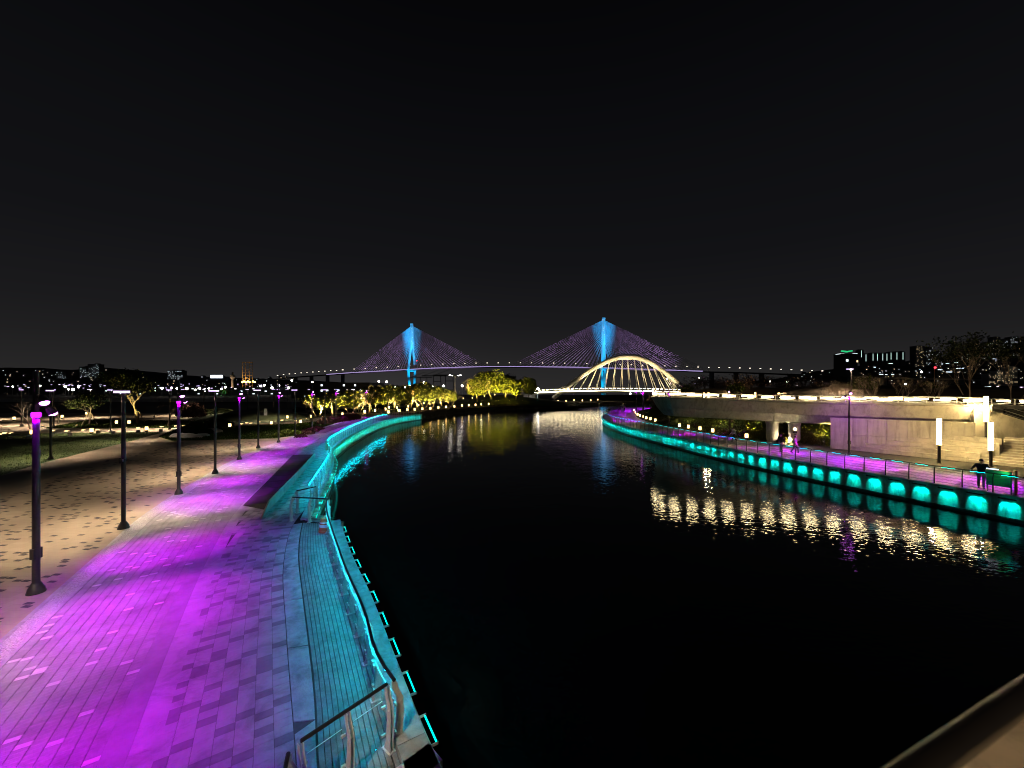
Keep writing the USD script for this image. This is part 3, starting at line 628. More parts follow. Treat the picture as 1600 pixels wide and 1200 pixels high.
# railing with lamps in its top rail
def lit_railing(name, label, path, z, off0, pitch=1.95, glow=.56, mat_glow='strip', zf=False):
    B = raised if zf else (lambda m: m)
    t = thing(name, label, 'railing'); ln = Line(path); n = int(ln.L / pitch)
    for i in range(n):
        a, b = i * pitch, (i + 1) * pitch
        q = ln.at(a, off0); B(MB().box((q[0], q[1], z + .3), (.07, .07, .6), ln.ang(a))).build(t, 'post', M['pale_metal'])
        p = ln.at(np.linspace(a + .06, b - .06, 6), off0)
        B(MB().tube(np.c_[p, np.full(6, z + .60)], .035, 6)).build(t, 'top_rail', M['pale_metal'])
        B(MB().tube(np.c_[p, np.full(6, z + .14)], .02, 5)).build(t, 'lower_rail', M['pale_metal'])
        g = ln.at(np.linspace(a + pitch * (.5 - glow / 2), a + pitch * (.5 + glow / 2), 5), off0)
        lb = B(MB().sweep(g, [(-.05, z + .30), (-.05, z + .46), (.05, z + .46), (.05, z + .30)])).build(t, 'light_bar', M[mat_glow])
    return t
lit_railing('bridge_railing', 'pale railing with bright horizontal light bars along the overpass front edge', OV, 4.80, .0, zf=True)
lit_railing('bridge_railing', 'rear railing with light bars on the far side of the overpass deck', off(OV[76:], 5.25), 4.80, .0, zf=True)
lit_railing('bridge_railing', 'railing with bright light bars on the terrace wall at the right edge', [(46.0, 38.7), (57.4, 36.72)], 4.62, .0)
spotlight('column_light', (32.3, 46.6, .4), (31.8, 46, 2.3), 150, (1.0, .82, .48))
spotlight('column_light', (31.75, 44.0, .35), (31.75, 44.2, 2.3), 110, (1.0, .82, .48))
for i, (x, y) in enumerate(((32.3, 46.6), (31.75, 44.0))):
    u = thing('uplight', ('small round uplight in the ground behind the left overpass column', 'small round uplight in the ground between the two overpass columns')[i], 'uplight', (x, y, 0))
    MB().lathe([(0, 0), (.14, 0), (.14, .1), (.11, .12), (0, .12)]).build(u, 'housing', M['dark_metal']); MB().lathe([(0, .121), (.1, .121), (.1, .13), (0, .13)]).build(u, 'lens', M['step_glow'])

# ------------------------------------------------------------------ railings along the water
def water_railing(name, label, path, offset, posts_every, z=0.04, lean=1, wires=5, rail_mat='black_metal', post_mat='rail_metal', step=.6, led=0, led_mat='led_teal', seg=1.15):
    t = thing(name, label, 'railing'); ln = Line(path)
    hs = np.arange(0, ln.L, step); p = ln.at(hs, offset + lean * .13)
    MB().tube(np.c_[p, np.full(len(hs), z + 1.12)], .03, 6).build(t, 'handrail', M[rail_mat])
    for a in np.arange(.1 + (1.15 - seg) / 2, min(led, ln.L - 1.3), 1.25):
        q = ln.at(np.linspace(a, a + seg, 3), offset + lean * .13); MB().sweep(q, [(-.012, z + 1.072), (-.012, z + 1.084), (.012, z + 1.084), (.012, z + 1.072)]).build(t, 'light_strip', M[led_mat])
    for k in range(wires):
        q = ln.at(hs, offset + lean * .02 * (k > 3)); MB().tube(np.c_[q, np.full(len(hs), z + .14 + .18 * k)], .009, 4).build(t, 'cable', M['rail_metal'])
    for a in np.arange(.02, ln.L, posts_every):
        o = np.array([0, 0, .005, .05, .13]) * lean + offset; zz = np.array([0, .5, .85, 1.02, 1.12]) + z
        q = np.array([ln.at(a, x) for x in o]); MB().tube(np.c_[q, zz], [.034, .03, .028, .026, .024], 6).build(t, 'post', M[post_mat])
    return t
water_railing('water_railing', 'dark railing with five cables and bowed posts along the right bank', EDGE_R, -.12, 1.25, lean=-1, rail_mat='black_metal', post_mat='black_metal', led=95, led_mat='led_soft', seg=.62)
water_railing('water_railing', 'railing with teal lit posts curving along the left bank', EDGE_L[4:], .14, 1.25, lean=1, post_mat='pale_metal', led=60)
# glass railing of the deck
def glass_post(t, x, y, rz, h=1.08):
    """cranked flat post; its plate lies across the railing"""
    out = [(0, 0), (.03, .16), (.055, .55), (.05, .78), (-.04, .97), (-.05, h)]; w = [.20, .13, .11, .10, .085, .08]
    P = MB()
    pts = [(o - b / 2, z) for (o, z), b in zip(out, w)] + [(o + b / 2, z) for (o, z), b in list(zip(out, w))[::-1]]
    for s in (-.035, .022):
        m = trimesh.creation.extrude_polygon(Polygon(pts), .013, engine='earcut'); vv = np.array(m.vertices); vv = np.c_[vv[:, 0], vv[:, 2] + s, vv[:, 1]]
        P.add(vv, m.faces[:, ::-1])
    P.box((0, 0, .01), (.24, .13, .02))
    for z in (.2, .72): P.tube([(.05, -.05, z), (.05, .05, z)], .012, 6)
    c, s_ = math.cos(rz), math.sin(rz); V, F = P.get(); V = np.c_[x + V[:, 0] * c - V[:, 1] * s_, y + V[:, 0] * s_ + V[:, 1] * c, V[:, 2]]
    pp = MB().add(V, F).build(t, 'post', M['pale_metal'])
    B = MB()
    for z in (.26, .74):
        for sg in (-1, 1): B.box((-.055, sg * .06, z), (.03, .06, .035)); B.tube([(-.06, sg * .085, z - .02), (-.06, sg * .085, z + .02)], .022, 6)
    V, F = B.get(); V = np.c_[x + V[:, 0] * c - V[:, 1] * s_, y + V[:, 0] * s_ + V[:, 1] * c, V[:, 2]]
    MB().add(V, F).build(pp, 'glass_clamp', M['pale_metal'])
def glass_railing(name, label, path, n, z=.0, led=False):
    t = thing(name, label, 'railing'); ln = Line(path)
    ss = np.linspace(0.0, ln.L, n + 1)
    for a in ss: q = ln.at(a); glass_post(t, q[0], q[1], ln.ang(a) - PI / 2)
    q = ln.at(np.linspace(-.0, ln.L, 30), .05); MB().tube(np.c_[q, np.full(30, 1.11)], .030, 10).build(t, 'handrail', M['cloth_black' if False else 'black_metal'])
    if led:
        for a, b in zip(ss[:-1], ss[1:]):
            p = ln.at(np.linspace(a + .05, b - .05, 4), .05); MB().sweep(p, [(-.012, 1.072), (-.012, 1.082), (.012, 1.082), (.012, 1.072)]).build(t, 'light_strip', M['led_teal'])
    for a, b in zip(ss[:-1], ss[1:]):
        p = ln.at(np.linspace(a + .09, b - .09, 4), .055)
        g = MB().sweep(p, [(-.006, .12), (-.006, .86), (.006, .86), (.006, .12)]).build(t, 'glass_panel', M['glass'])
        MB().sweep(p, [(-.0062, .8605), (-.0062, .864), (.0062, .864), (.0062, .8605)]).build(g, 'top_edge', M['glass_edge'])
    return t
RAIL_D = curve([(-2.02, 6.75), (-2.64, 7.55), (-3.2, 8.6), (-4.65, 10.9), (-6.5, 14), (-7.55, 15.8), (-8.44, 17.6)], .4)
glass_railing('glass_railing', 'glass railing on pale cranked posts along the timber deck', RAIL_D, 11, led=True)
glass_railing('glass_railing', 'short glass railing across the near end of the timber deck', curve([(-3.02, 5.52), (-2.12, 6.6)], .2), 2)
glass_railing('glass_railing', 'railing end closest to the camera running off at the bottom', curve([(-2.75, 4.55), (-3.08, 5.38)], .2), 1)
glass_railing('glass_railing', 'short glass gate railing across the far end of the timber deck', curve([(-10.35, 18.05), (-8.5, 17.75)], .3), 2)
glass_railing('glass_railing', 'short cross railing at the start of the railing beyond the landing', curve([(-10.75, 19.2), (-10.2, 20.0)], .3), 1)

# ------------------------------------------------------------------ teal wall lights
def wall_light(label, group, loc, rz, wide=False):
    t = thing('wall_light', label, 'wall light', loc, rz, group=group)      # local +x along the wall, +y towards the wall
    MB().box((0, -.036 if not wide else -.018, -.005), (.70, .012 if not wide else .008, .085 if not wide else .04)).build(t, 'housing', M['black_metal'])
    MB().box((0, .0, 0), (.62, .05, .05) if not wide else (.62, .022, .025)).build(t, 'lens', M['teal' if wide else 'teal_soft'])
    for x in (-.335, .335): MB().box((x, .13 if not wide else .05, .0), (.012, .30 if not wide else .16, .05)).build(t, 'end_bracket', M['pale_metal'])
    return t
TL = None
def lights_along(path, side, z, dist, label, group, pitch=1.25, start=.6, open_top=False):
    global TL
    ln = Line(path)
    for a in np.arange(start, ln.L - .3, pitch):
        q = ln.at(a, -side * dist); rz = ln.ang(a); rz = rz if side > 0 else rz + PI; w_ = ln.at(a, 0.0)
        d_ = np.array([math.cos(ln.ang(a)), math.sin(ln.ang(a))])
        for e_ in ((-.15, .15) if math.hypot(*q) < 62 else (0,)):
            p_, t_ = q + d_ * e_, w_ + d_ * e_
            spotlight('wall_spot', (p_[0], p_[1], z - .075), (t_[0], t_[1], z - .46), 34 if e_ else 60, (0.0, .80, .66), 29, .55, .03)
        if TL is None: TL = wall_light(label, group, (q[0], q[1], z), rz)
        else: copy(TL, label, (q[0], q[1], z), rz, 1.0, group)
lights_along(EDGE_R, -1, -.12, .30, 'teal light bar bracketed to the top edge of the right canal wall', 'teal wall lights of the right bank')
lights_along(EDGE_L, 1, -.12, .30, 'teal light bar bracketed to the top edge of the left canal wall', 'teal wall lights of the left bank')
DL = wall_light('first teal light bar from the near corner of the deck kerb', 'teal light bars along the deck kerb', (0, 0, 0), 0, True)
dl = Line(DECK_OUT); first = True; nd = 0
for a in np.arange(1.9, dl.L - .2, 1.27):
    q = dl.at(a, -.15); rz = dl.ang(a)
    if first:
        DL.GetAttribute('xformOp:translate').Set(Gf.Vec3d(q[0], q[1], .09)); DL.GetAttribute('xformOp:rotateZ').Set(math.degrees(rz)); first = False
    else: nd += 1; copy(DL, f'{ORD[nd]} teal light bar from the near corner of the deck kerb', (q[0], q[1], .09), rz)

# ------------------------------------------------------------------ sloped panel beside the walk
wg = thing('sloped_panel', 'dark sloping panel with a pale orange rim rising beside the slab walk', 'ramp')
A, B, C, D = (np.array(p) for p in ((-14.3, 20.4), (-20.6, 36.1), (-17.6, 34.2), (-12.45, 19.6))); T = np.array([-11.95, 18.25]); hz = .46
e = (C - D) / np.linalg.norm(C - D); en = np.array([-e[1], e[0]])
for k in range(9):
    s0, s1 = k / 9 + .0015, (k + 1) / 9 - .0015
    a0, a1, d0, d1 = A + (B - A) * s0, A + (B - A) * s1, D + en * .0 + (C - D) * s0, D + (C - D) * s1
    v = [np.r_[a0, .012], np.r_[a1, .012], np.r_[d1, hz - .06], np.r_[d0, hz - .06], np.r_[a0, -.04], np.r_[a1, -.04], np.r_[d1, -.04], np.r_[d0, -.04]]
    MB().add(v, [[0, 3, 2, 1], [0, 1, 5, 4], [3, 7, 6, 2], [0, 4, 7, 3], [1, 2, 6, 5]]).build(wg, 'panel', M['mat'])
o = en * -.07
v = [np.r_[D, hz], np.r_[C, hz], np.r_[C + o, hz], np.r_[D + o, hz], np.r_[D, -.04], np.r_[C, -.04], np.r_[C + o, -.04], np.r_[D + o, -.04], np.r_[T, .03], np.r_[T + o * .5, .03], np.r_[T, -.04], np.r_[T + o * .5, -.04]]
MB().add(v, [[0, 1, 2, 3], [0, 4, 5, 1], [2, 6, 7, 3], [1, 5, 6, 2], [0, 3, 9, 8], [3, 7, 11, 9], [0, 8, 10, 4], [8, 9, 11, 10]]).build(wg, 'side_wall', M['tile_dark'])
u = np.array([0, 0, .0]); rim = MB()
P = np.array([np.r_[T + o * .25, .045], np.r_[D + o * .5, hz + .015], np.r_[C + o * .5, hz + .015]])
rim.tube(P, .045, 4).build(wg, 'rim', M['rust'])

# ------------------------------------------------------------------ safety drum, small post, sign board
dr = thing('traffic_drum', 'orange traffic drum with a white reflective band at the far end of the deck', 'traffic drum', (-8.15, 16.75, .004))
prof = [(0, 0), (.27, 0), (.28, .05), (.245, .08), (.24, .20), (.225, .215), (.225, .34), (.215, .355), (.21, .46), (.185, .48), (.18, .58), (.15, .61), (0, .62)]
MB().lathe(prof, n=24).build(dr, 'body', M['orange'], smooth=40); MB().lathe([(.2265, .218), (.2285, .222), (.2285, .334), (.2265, .338)], n=24).build(dr, 'reflective_band', M['white_band'])
MB().lathe([(.212, .40), (.214, .40), (.212, .44)], n=24).build(dr, 'upper_band', M['white_band']); MB().tube([(-.08, 0, .6), (-.08, 0, .68), (.08, 0, .68), (.08, 0, .6)], .014, 6).build(dr, 'handle', M['orange'])
bx = thing('marker_post', 'short rust brown box post beside the left bank railing', 'post', (-18.75, 39.0, 0), .5)
MB().box((0, 0, .42), (.34, .30, .84)).build(bx, 'body', M['rust']); MB().box((0, 0, .865), (.38, .34, .05)).build(bx, 'cap', M['dark_metal'])
gb_ = thing('notice_board', 'green cloth notice board with a small top light beside the right railing', 'sign', (29.1, 22.95, 0), -1.17)
MB().box((0, 0, .86), (.98, .05, .92)).build(gb_, 'panel', M['green_cloth'])
for x in (-.46, .46): MB().box((x, .04, .66), (.05, .05, 1.34)).build(gb_, 'leg', M['rail_metal'])
MB().box((.62, .1, .72), (.09, .09, 1.45)).build(gb_, 'side_post', M['orange']); MB().box((-.25, -.02, 1.38), (.46, .10, .06)).build(gb_, 'top_light', M['sign_white'])
MB().box((0, .02, 1.335), (1.0, .12, .03)).build(gb_, 'top_rail', M['orange'])
spotlight('board_light', (28.9 + .2, 22.55, 1.5), (29.1, 22.95, .9), 9, (.25, 1.0, .5), 40)

# ------------------------------------------------------------------ lamp posts
def pole(t, h, r0=.088, r1=.062, base=True):
    prof = [(0, 0), (.21, 0), (.21, .04), (.195, .06), (.185, .14), (.15, .20), (.12, .27), (r0, .33), (r0 * .98, h * .5), (r1, h), (0, h)]
    return MB().lathe(prof, n=18).build(t, 'pole', M['dark_metal'], smooth=45)
def purple_lamp(label, x, y, targets, power=900, group=None, fill=380, h=6.75, z0=0.0, glow=True):
    t = thing('purple_lamp_post', label, 'lamp post', (x, y, z0), 0, group=group)
    p = pole(t, h)
    MB().box((0, 0, 1.2), (.13, .225, .32)).build(p, 'hatch', M['dark_metal'])
    for k, (tx, ty) in enumerate(targets):
        a = math.atan2(ty - y, tx - x); zz = 5.55 + .34 * k; c, s = math.cos(a), math.sin(a)
        hx, hy = .30 * c, .30 * s
        A = MB().tube([(0, 0, zz + .12), (hx * .6, hy * .6, zz + .14), (hx, hy, zz + .1)], .028, 6).build(t, 'arm', M['dark_metal'])
        hd = MB(); hd.lathe([(0, .12), (.07, .11), (.10, .04), (.11, -.08), (.115, -.12), (.10, -.12), (.095, -.05), (0, -.05)], n=14)
        V, F = hd.get(); d = np.array([tx - x - hx, ty - y - hy, -zz]); d /= np.linalg.norm(d); zax = -d; xax = np.cross([0, 0, 1.0], zax); xax /= np.linalg.norm(xax); yax = np.cross(zax, xax); Rm = np.stack([xax, yax, zax], 1)
        H = MB().add(V @ Rm.T + [hx, hy, zz], F).build(t, 'floodlight', M['dark_metal'], smooth=40)
        ln_ = MB().lathe([(0, -.20), (.05, -.19), (.09, -.16), (.112, -.122), (.10, -.10), (0, -.10)], n=14); V, F = ln_.get(); MB().add(V @ Rm.T + [hx, hy, zz], F).build(H, 'lens', M['purple'])
        spotlight('purple_spot', np.array([x + hx, y + hy, z0 + zz]) + d * .36, (tx, ty, 0), power, (.66, .0, 1.0), 24, 1.0, .10)
    spotlight('pole_spill', (x + .42, y - .30, z0 + 5.5), (x, y, z0 + 2.6), 26, (.45, .0, 1.0), 34, .8, .05)  # extra light beside the pole, standing in for floodlight spill
    spotlight('purple_fill', (x, y, z0 + 5.3), (sum(p[0] for p in targets[:2]) / 2, sum(p[1] for p in targets[:2]) / 2, 0), fill, (.36, .0, 1.0), 46, 1.0, .12)
    # glowing ring added round the pole to stand in for floodlight spill
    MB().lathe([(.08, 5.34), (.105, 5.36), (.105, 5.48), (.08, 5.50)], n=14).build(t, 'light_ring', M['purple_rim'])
    return t
PL = [(-14.5, 11.7), (-19.7, 22.7), (-24.0, 33.8), (-27.1, 44.6), (-30.0, 57.6), (-32.7, 71.3), (-32.7, 86.0), (-9.3, 1.6)]
PN = ['nearest tall purple flood lamp post, at the left edge of the brick walk', 'second purple flood lamp post along the brick walk', 'purple flood lamp post across from the middle of the dark sloping panel', 'purple flood lamp post at the corner where the lawn bed meets the walk', 'purple flood lamp post standing at the edge of the shrub bed', 'purple flood lamp post behind the purple lit hedge', 'farthest purple flood lamp post at the end of the left walk', 'purple flood lamp post beside the walk just outside the picture']
gln = Line(GRAN)
for (x, y), lb in zip(PL, PN):
    k = np.argmin(np.hypot(*(gln.p - [x, y]).T)); s = gln.d[k]
    q1, q2 = gln.at(min(s + 2.4, gln.L), -1.5), gln.at(max(s - 2.6, 0), -1.8)
    purple_lamp(lb, x, y, [tuple(q1), tuple(q2)], 1500 if y > 5 else 1100, fill=800 if y > 5 else 700)
PR = [(31.7, 36.1), (29.0, 51.2), (26.2, 64), (26.4, 77.5), (29.8, 92), (36.5, 106.5), (36.2, 23.5), (40.5, 11.5), (44, 118.5)]
RN = ['slim purple lamp post in front of the lilac wall beside the stepped seats', 'purple lamp post on the right walk under the middle of the overpass', 'purple lamp post on the right walk behind the overpass', 'purple lamp post on the right walk where it narrows at the bend', 'purple lamp post on the inside of the far bend', 'purple lamp post at the far end of the right walk', 'purple lamp post beside the right walk beyond the right edge', 'purple lamp post on the right walk nearest the camera', 'last purple lamp post where the right walk disappears behind the trees']
irl = Line(INNER_R)
for (x, y), lb in zip(PR, RN):
    k = np.argmin(np.hypot(*(irl.p - [x, y]).T)); s = irl.d[k]
    q1, q2 = irl.at(min(s + 3.2, irl.L), 2.9), irl.at(max(s - 3.4, 0), 2.7)
    purple_lamp(lb, x, y, [tuple(q1), tuple(q2)] + ([] if y == 36.1 else []), 2300, fill=1500, h=5.4 if y == 36.1 else 6.2)

spotlight('purple_fill', (32.0, 36.4, 5.0), (35.2, 39.4, 1.6), 210, (.62, .12, 1.0), 55, 1.0, .12)
wl_proto = None
def white_lamp(label, x, y, rz=0.0, h=6.1, z0=0.0, light=0, group=None, kit=False, sc=1.0):
    """tall post with a flat luminous head on one side"""
    global wl_proto
    if wl_proto is None or kit:
        t = thing('white_lamp_post', label, 'lamp post', (x, y, z0), rz, sc, group)
        p = pole(t, 6.0, .085, .065)
        MB().tube([(.0, 0, 5.9), (0, 0, 6.06), (-.12, 0, 6.12)], .04, 8).build(t, 'arm', M['dark_metal'])
        hd = MB().box((-.16, 0, 6.15), (.82, .26, .05)); H = hd.build(t, 'lamp_head', M['dark_metal']); MB().box((-.16, 0, 6.075), (.80, .25, .10)).build(H, 'luminous_panel', M['lamp_white'])
        if kit:
            MB().box((-.14, 0, 3.02), (.12, .16, .26)).box((.11, 0, 3.05), (.08, .1, .12)).build(t, 'camera_box', M['black_metal']); MB().box((.12, -.06, 3.05), (.04, .05, .1)).build(t, 'indicator', M['white_paint'])
        if wl_proto is None: wl_proto = t
    else: t = copy(wl_proto, label, (x, y, z0), rz, sc, group)
    if light: spotlight('white_spot', (x - .16 * math.cos(rz), y - .16 * math.sin(rz), z0 + 6.02 * sc), (x - 1.2 * math.cos(rz), y - 1.2 * math.sin(rz), z0), light * 3.9, (1.0, .79, .60), 58, 1.0, .14)
    return t
white_lamp('white panel lamp post at the granite strip, third of the front lamps without purple', -21.8, 28.2, -.4, light=300)
white_lamp('white panel lamp post with a small camera box halfway up its pole', -17.3, 17.1, -.4, light=330, kit=True)
for x, y, lb in ((-26.7, 40.4, 'white panel lamp post at the strip before the lawn corner'), (-28.8, 51.0, 'white panel lamp post rising from the bright shrubs at the bed edge'), (-32.3, 66.4, 'white panel lamp post behind the bed near the purple hedge'), (-33.4, 81, 'white panel lamp post near the end of the left walk'), (-40.6, 33.8, 'white panel lamp post standing on the near edge of the big lawn'), (-44.6, 44.0, 'white panel lamp post at the lawn corner half hidden by a nearer post'), (-13, 6.0, 'white panel lamp post beside the walk outside the picture')):
    white_lamp(lb, x, y, -.4, light=250)
white_lamp('white panel lamp post on the plaza beyond the left edge', -27, 15.5, -.4, light=240)
for (x, y, zz) in ((-83, 65, 0), (-74, 62, 0), (-90, 82, 0), (-57.5, 55, 0), (-52.6, 59, 0), (-77, 90, 0), (-65, 81, 0), (-64, 93, 0), (-62, 100, 0), (-69, 118, 0), (-68, 121, 0), (-66, 125, 0), (-45, 74, 0), (-48, 105, 0), (-104, 77, 0), (-61, 142, 0), (-50, 128, 0)):
    white_lamp('slim white panel lamp post among the trees of the left park', x, y, R.uniform(-.8, .2), z0=zz, group='white lamp posts of the left park', light=520 if y < 100 else 0)
for (x, y, h) in ((62, 150, 5.4), (66, 152, 4.8), (74, 155, 5.6), (78, 156, 5.9), (84, 150, 6.3), (87.5, 152, 5.5), (104, 140, 4.6), (108, 140, 4.2), (115, 139, 4.4), (118, 139, 4.3), (121, 130, 4.6), (122.5, 130, 4), (132, 130, 3.4), (137, 130, 4.2), (148, 127, 4.4), (152, 128, 3.7), (162, 128, 4.2), (170, 128, 4)):
    white_lamp('slim white lamp post on the upper park behind the overpass', x, y, R.uniform(-.5, .5), z0=h - 3.2, group='lamp posts of the upper park', light=90)
white_lamp('tall white lamp post rising above the overpass between bare bushes', 48.6, 55, -.3, z0=3.0, light=300)

# luminous columns by the stands
tube = None; nbn = 0
for x, y, z, h0, lb in ((35.6, 32.0, 0, 1.55, 'glowing warm column lamp on a dark post at the left of the stepped seats'), (38.65, 31.0, 0, 1.25, 'glowing warm column lamp on a dark post behind the man in the cap'), (42.05, 34.05, 1.9, 1.4, 'glowing warm column lamp standing higher, at the foot of the upper stair')):
    t = thing('column_lamp', lb, 'lamp', (x, y, z)); zt = {0: 3.75 if x < 37 else 3.52}.get(z, 3.65)
    MB().lathe([(0, 0), (.15, 0), (.15, .03), (.10, .05), (.10, h0), (0, h0)], n=14).build(t, 'post', M['dark_metal'], smooth=40)
    MB().lathe([(0, h0), (.15, h0), (.15, zt), (0, zt)], n=18).build(t, 'glowing_shade', M['tube'], smooth=40); MB().lathe([(0, zt), (.155, zt), (.155, zt + .04), (0, zt + .05)], n=16).build(t, 'cap', M['dark_metal'])
    spotlight('column_glow', (x - .25, y + .3, z + 2.6), (x, y + 3, 0), 200, (1.0, .70, .28))

# bollards: lit lantern drums
bol = None
def bollard(label, group, x, y, z=0.0, sc=1.0, on=True):
    global bol
    if bol is None:
        bol = thing('bollard_light', label, 'bollard light', (x, y, z), 0, sc, group)
        MB().lathe([(0, 0), (.16, 0), (.16, .22), (.14, .24), (0, .24)], n=12).build(bol, 'base', M['dark_metal'])
        MB().lathe([(0, .24), (.15, .24), (.165, .46), (.15, .68), (0, .68)], n=12).build(bol, 'lantern', M['bollard']); MB().lathe([(0, .68), (.18, .68), (.17, .73), (0, .75)], n=12).build(bol, 'cap', M['dark_metal'])
    else: copy(bol, label, (x, y, z), R.uniform(0, 1), sc, group)
def ground(u, v, z=.45):
    Y = 600 * (CAM_H - z) / (v - 608.0); return (u - 800) / 600 * Y, Y
for u, v in ((50, 676), (143, 673), (229, 670), (359, 665), (424, 661), (449, 652), (470, 659), (486.6, 651), (535, 647), (22, 654), (97, 651), (135, 646), (182, 660), (201.6, 660)):
    x, y = ground(u, v); bollard('drum shaped bollard light beside the paths of the left park', 'bollard lights of the left park', x, y, 0, 1.15)
BK = [(570, 645), (586, 643), (602, 640.5), (607, 645), (624, 643), (636.5, 641.5), (648, 641), (660, 640), (672.5, 639.3), (685, 638), (697, 637), (710, 636), (722, 634.6), (732.5, 634.1), (743, 633.5), (752, 632.6), (763.5, 632), (800, 630.6), (823, 629.2), (835, 628.8), (847.5, 628.7), (860, 628), (872, 627), (884.6, 627), (897, 626), (910, 626.4), (923, 626), (934, 625)]
for u, v in BK: x, y = ground(u, v); bollard('bollard light lining the waterside path of the far bank', 'bollard lights along the far bank path', x, y, .0, 1.5)
for u, v in ((608, 637.5), (620.5, 637.5), (638, 635.6), (654, 633.5), (662, 630.5), (671, 631.5), (676.5, 630), (688, 629.5), (697, 627.5), (700, 624.5), (706, 628), (685, 622), (690, 621), (645, 628), (651, 625), (667, 624), (724, 623), (738, 622), (757, 619), (773, 617)):
    x, y = ground(u, max(v, 626), .45); k = max(0, (626 - v)) * y / 600
    bollard('small bollard light on the rising paths among the yellow lit trees', 'bollard lights among the lit trees', x, y, k, 1.35)
for u, v in ((967, 621.5), (995.6, 621), (1010, 620.6)): x, y = ground(u, v); bollard('bollard light on the bank behind the right bend', 'bollard lights behind the right bend', x, y, 0, 1.6)
for u, v in ((988.7, 641), (991, 644.5), (993.7, 647.5), (997.5, 649.3), (1002, 651), (1007, 653), (1013.7, 654.5), (1021, 656.7), (1058, 664.5), (1072, 666.7), (1090, 669.4), (1109.6, 672.6), (1162, 681), (1050, 655.6)):
    x, y = ground(u, v, .5); x += .35; bollard('bollard light on the inner edge of the right walk', 'bollard lights along the right walk', x, y, 0.0, 1.15)

# low step lights around the left park benches
sl = None
for u, v in ((2, 677), (8, 675), (18, 675.5), (60, 673), (83, 671.5), (105, 672), (131, 670.5), (153, 670), (173, 671), (195, 668), (216, 667.5), (253, 665.5), (275, 664.5), (287, 664), (310, 662), (378, 661), (386, 659.5), (392, 660.5), (405, 658.5), (441, 655.5), (462, 656.5), (496, 655), (502, 657), (511, 656)):
    x, y = ground(u, v, .25)
    if sl is None:
        sl = thing('step_light', 'small wedge shaped ground light along the bench paths of the left park', 'ground light', (x, y, 0), 0, 1.0, 'low ground lights of the left park')
        MB().box((0, 0, .1), (.5, .28, .2)).build(sl, 'block', M['boulder']); MB().box((0, -.146, .12), (.42, .012, .10)).box((0, 0, .205), (.42, .2, .01)).build(sl, 'lens', M['step_glow'])
    else: copy(sl, None, (x, y, 0), R.uniform(-.4, .4))
# benches on the park path
be = None
for u, v in ((30, 681), (95, 677), (165, 674), (205, 672.5), (240, 670.5)):
    x, y = ground(u, v, .4)
    if be is None:
        be = thing('bench', 'first dark timber bench from the left on the path behind the lawn', 'bench', (x, y, 0), .05, 1.0, 'benches behind the lawn')
        for k in range(4): MB().box((0, -.2 + .13 * k, .44), (2.6, .11, .04)).build(be, 'slat', M['board'])
        for xx in (-1.1, 1.1): MB().box((xx, 0, .21), (.08, .46, .42)).build(be, 'leg', M['rail_metal'])
    else: nbn += 1; copy(be, f'{ORD[nbn]} dark timber bench from the left on the path behind the lawn', (x, y, 0), R.uniform(-.1, .1))

# ------------------------------------------------------------------ trees and shrubs
def tree_parts(seed, h, trunk=.25, spread=.36, levels=4, kids=3, leaf_n=2600, leaf=.26, r0=None, stems=1, upright=.35, crown=True, clump=.5, crown_shape=None):
    rg = np.random.default_rng(seed); W = MB(); tips = []
    r0 = r0 or h * .018
    def grow(p, d, L, r, lev):
        n = 3; pts = [p]; rr = [r]
        for i in range(n):
            d = d + rg.normal(0, .12, 3) + np.array([0, 0, .05 * upright]); d /= np.linalg.norm(d); pts.append(pts[-1] + d * L / n); rr.append(r * (1 - .35 * (i + 1) / n))
        W.tube(pts, rr, 6 if lev < 2 else 4 if lev < 3 else 3, caps=False)
        tips.append((pts[-1], lev)); tips.append((pts[-2], lev))
        if lev >= levels: return
        for k in range(kids + (rg.random() < .4)):
            a = rg.uniform(0, 2 * PI); q = np.array([math.cos(a), math.sin(a), 0]); dd = d * (.75 + upright * .6) + q * rg.uniform(.45, .95) * spread * 2.2; dd[2] += upright * .3; dd /= np.linalg.norm(dd)
            j = rg.integers(2, n + 1); grow(pts[j], dd, L * rg.uniform(.58, .82), rr[j] * .66, lev + 1)
    for sstem in range(stems):
        a = sstem * 2 * PI / stems + rg.uniform(0, .6); lean = 0 if stems == 1 else rg.uniform(.25, .5)
        grow(np.array([.12 * math.cos(a) * (stems > 1), .12 * math.sin(a) * (stems > 1), -.1]), np.array([math.cos(a) * lean, math.sin(a) * lean, 1.0]), h * trunk, r0 * (1 if stems == 1 else .6), 0)
    wv, wf = W.get(); top = wv[:, 2].max(); k = h / top * .96; wv = wv * k
    C = None
    if crown:
        T = np.array([t for t, l in tips if l >= levels - 1]) * k
        c = T[rg.integers(0, len(T), leaf_n)] + rg.normal(0, clump, (leaf_n, 3)) * [1, 1, .8]
        nrm = rg.normal(size=(leaf_n, 3)); nrm /= np.linalg.norm(nrm, axis=1)[:, None]; u = np.cross(nrm, rg.normal(size=(leaf_n, 3))); u /= np.linalg.norm(u, axis=1)[:, None]; w = np.cross(nrm, u)
        s = leaf * rg.uniform(.6, 1.3, (leaf_n, 1))
        v = np.stack([c - u * s, c + w * s * .5, c + u * s, c - w * s * .5], 1).reshape(-1, 3)
        C = (v, np.arange(4 * leaf_n).reshape(-1, 4))
    return (wv, wf), C
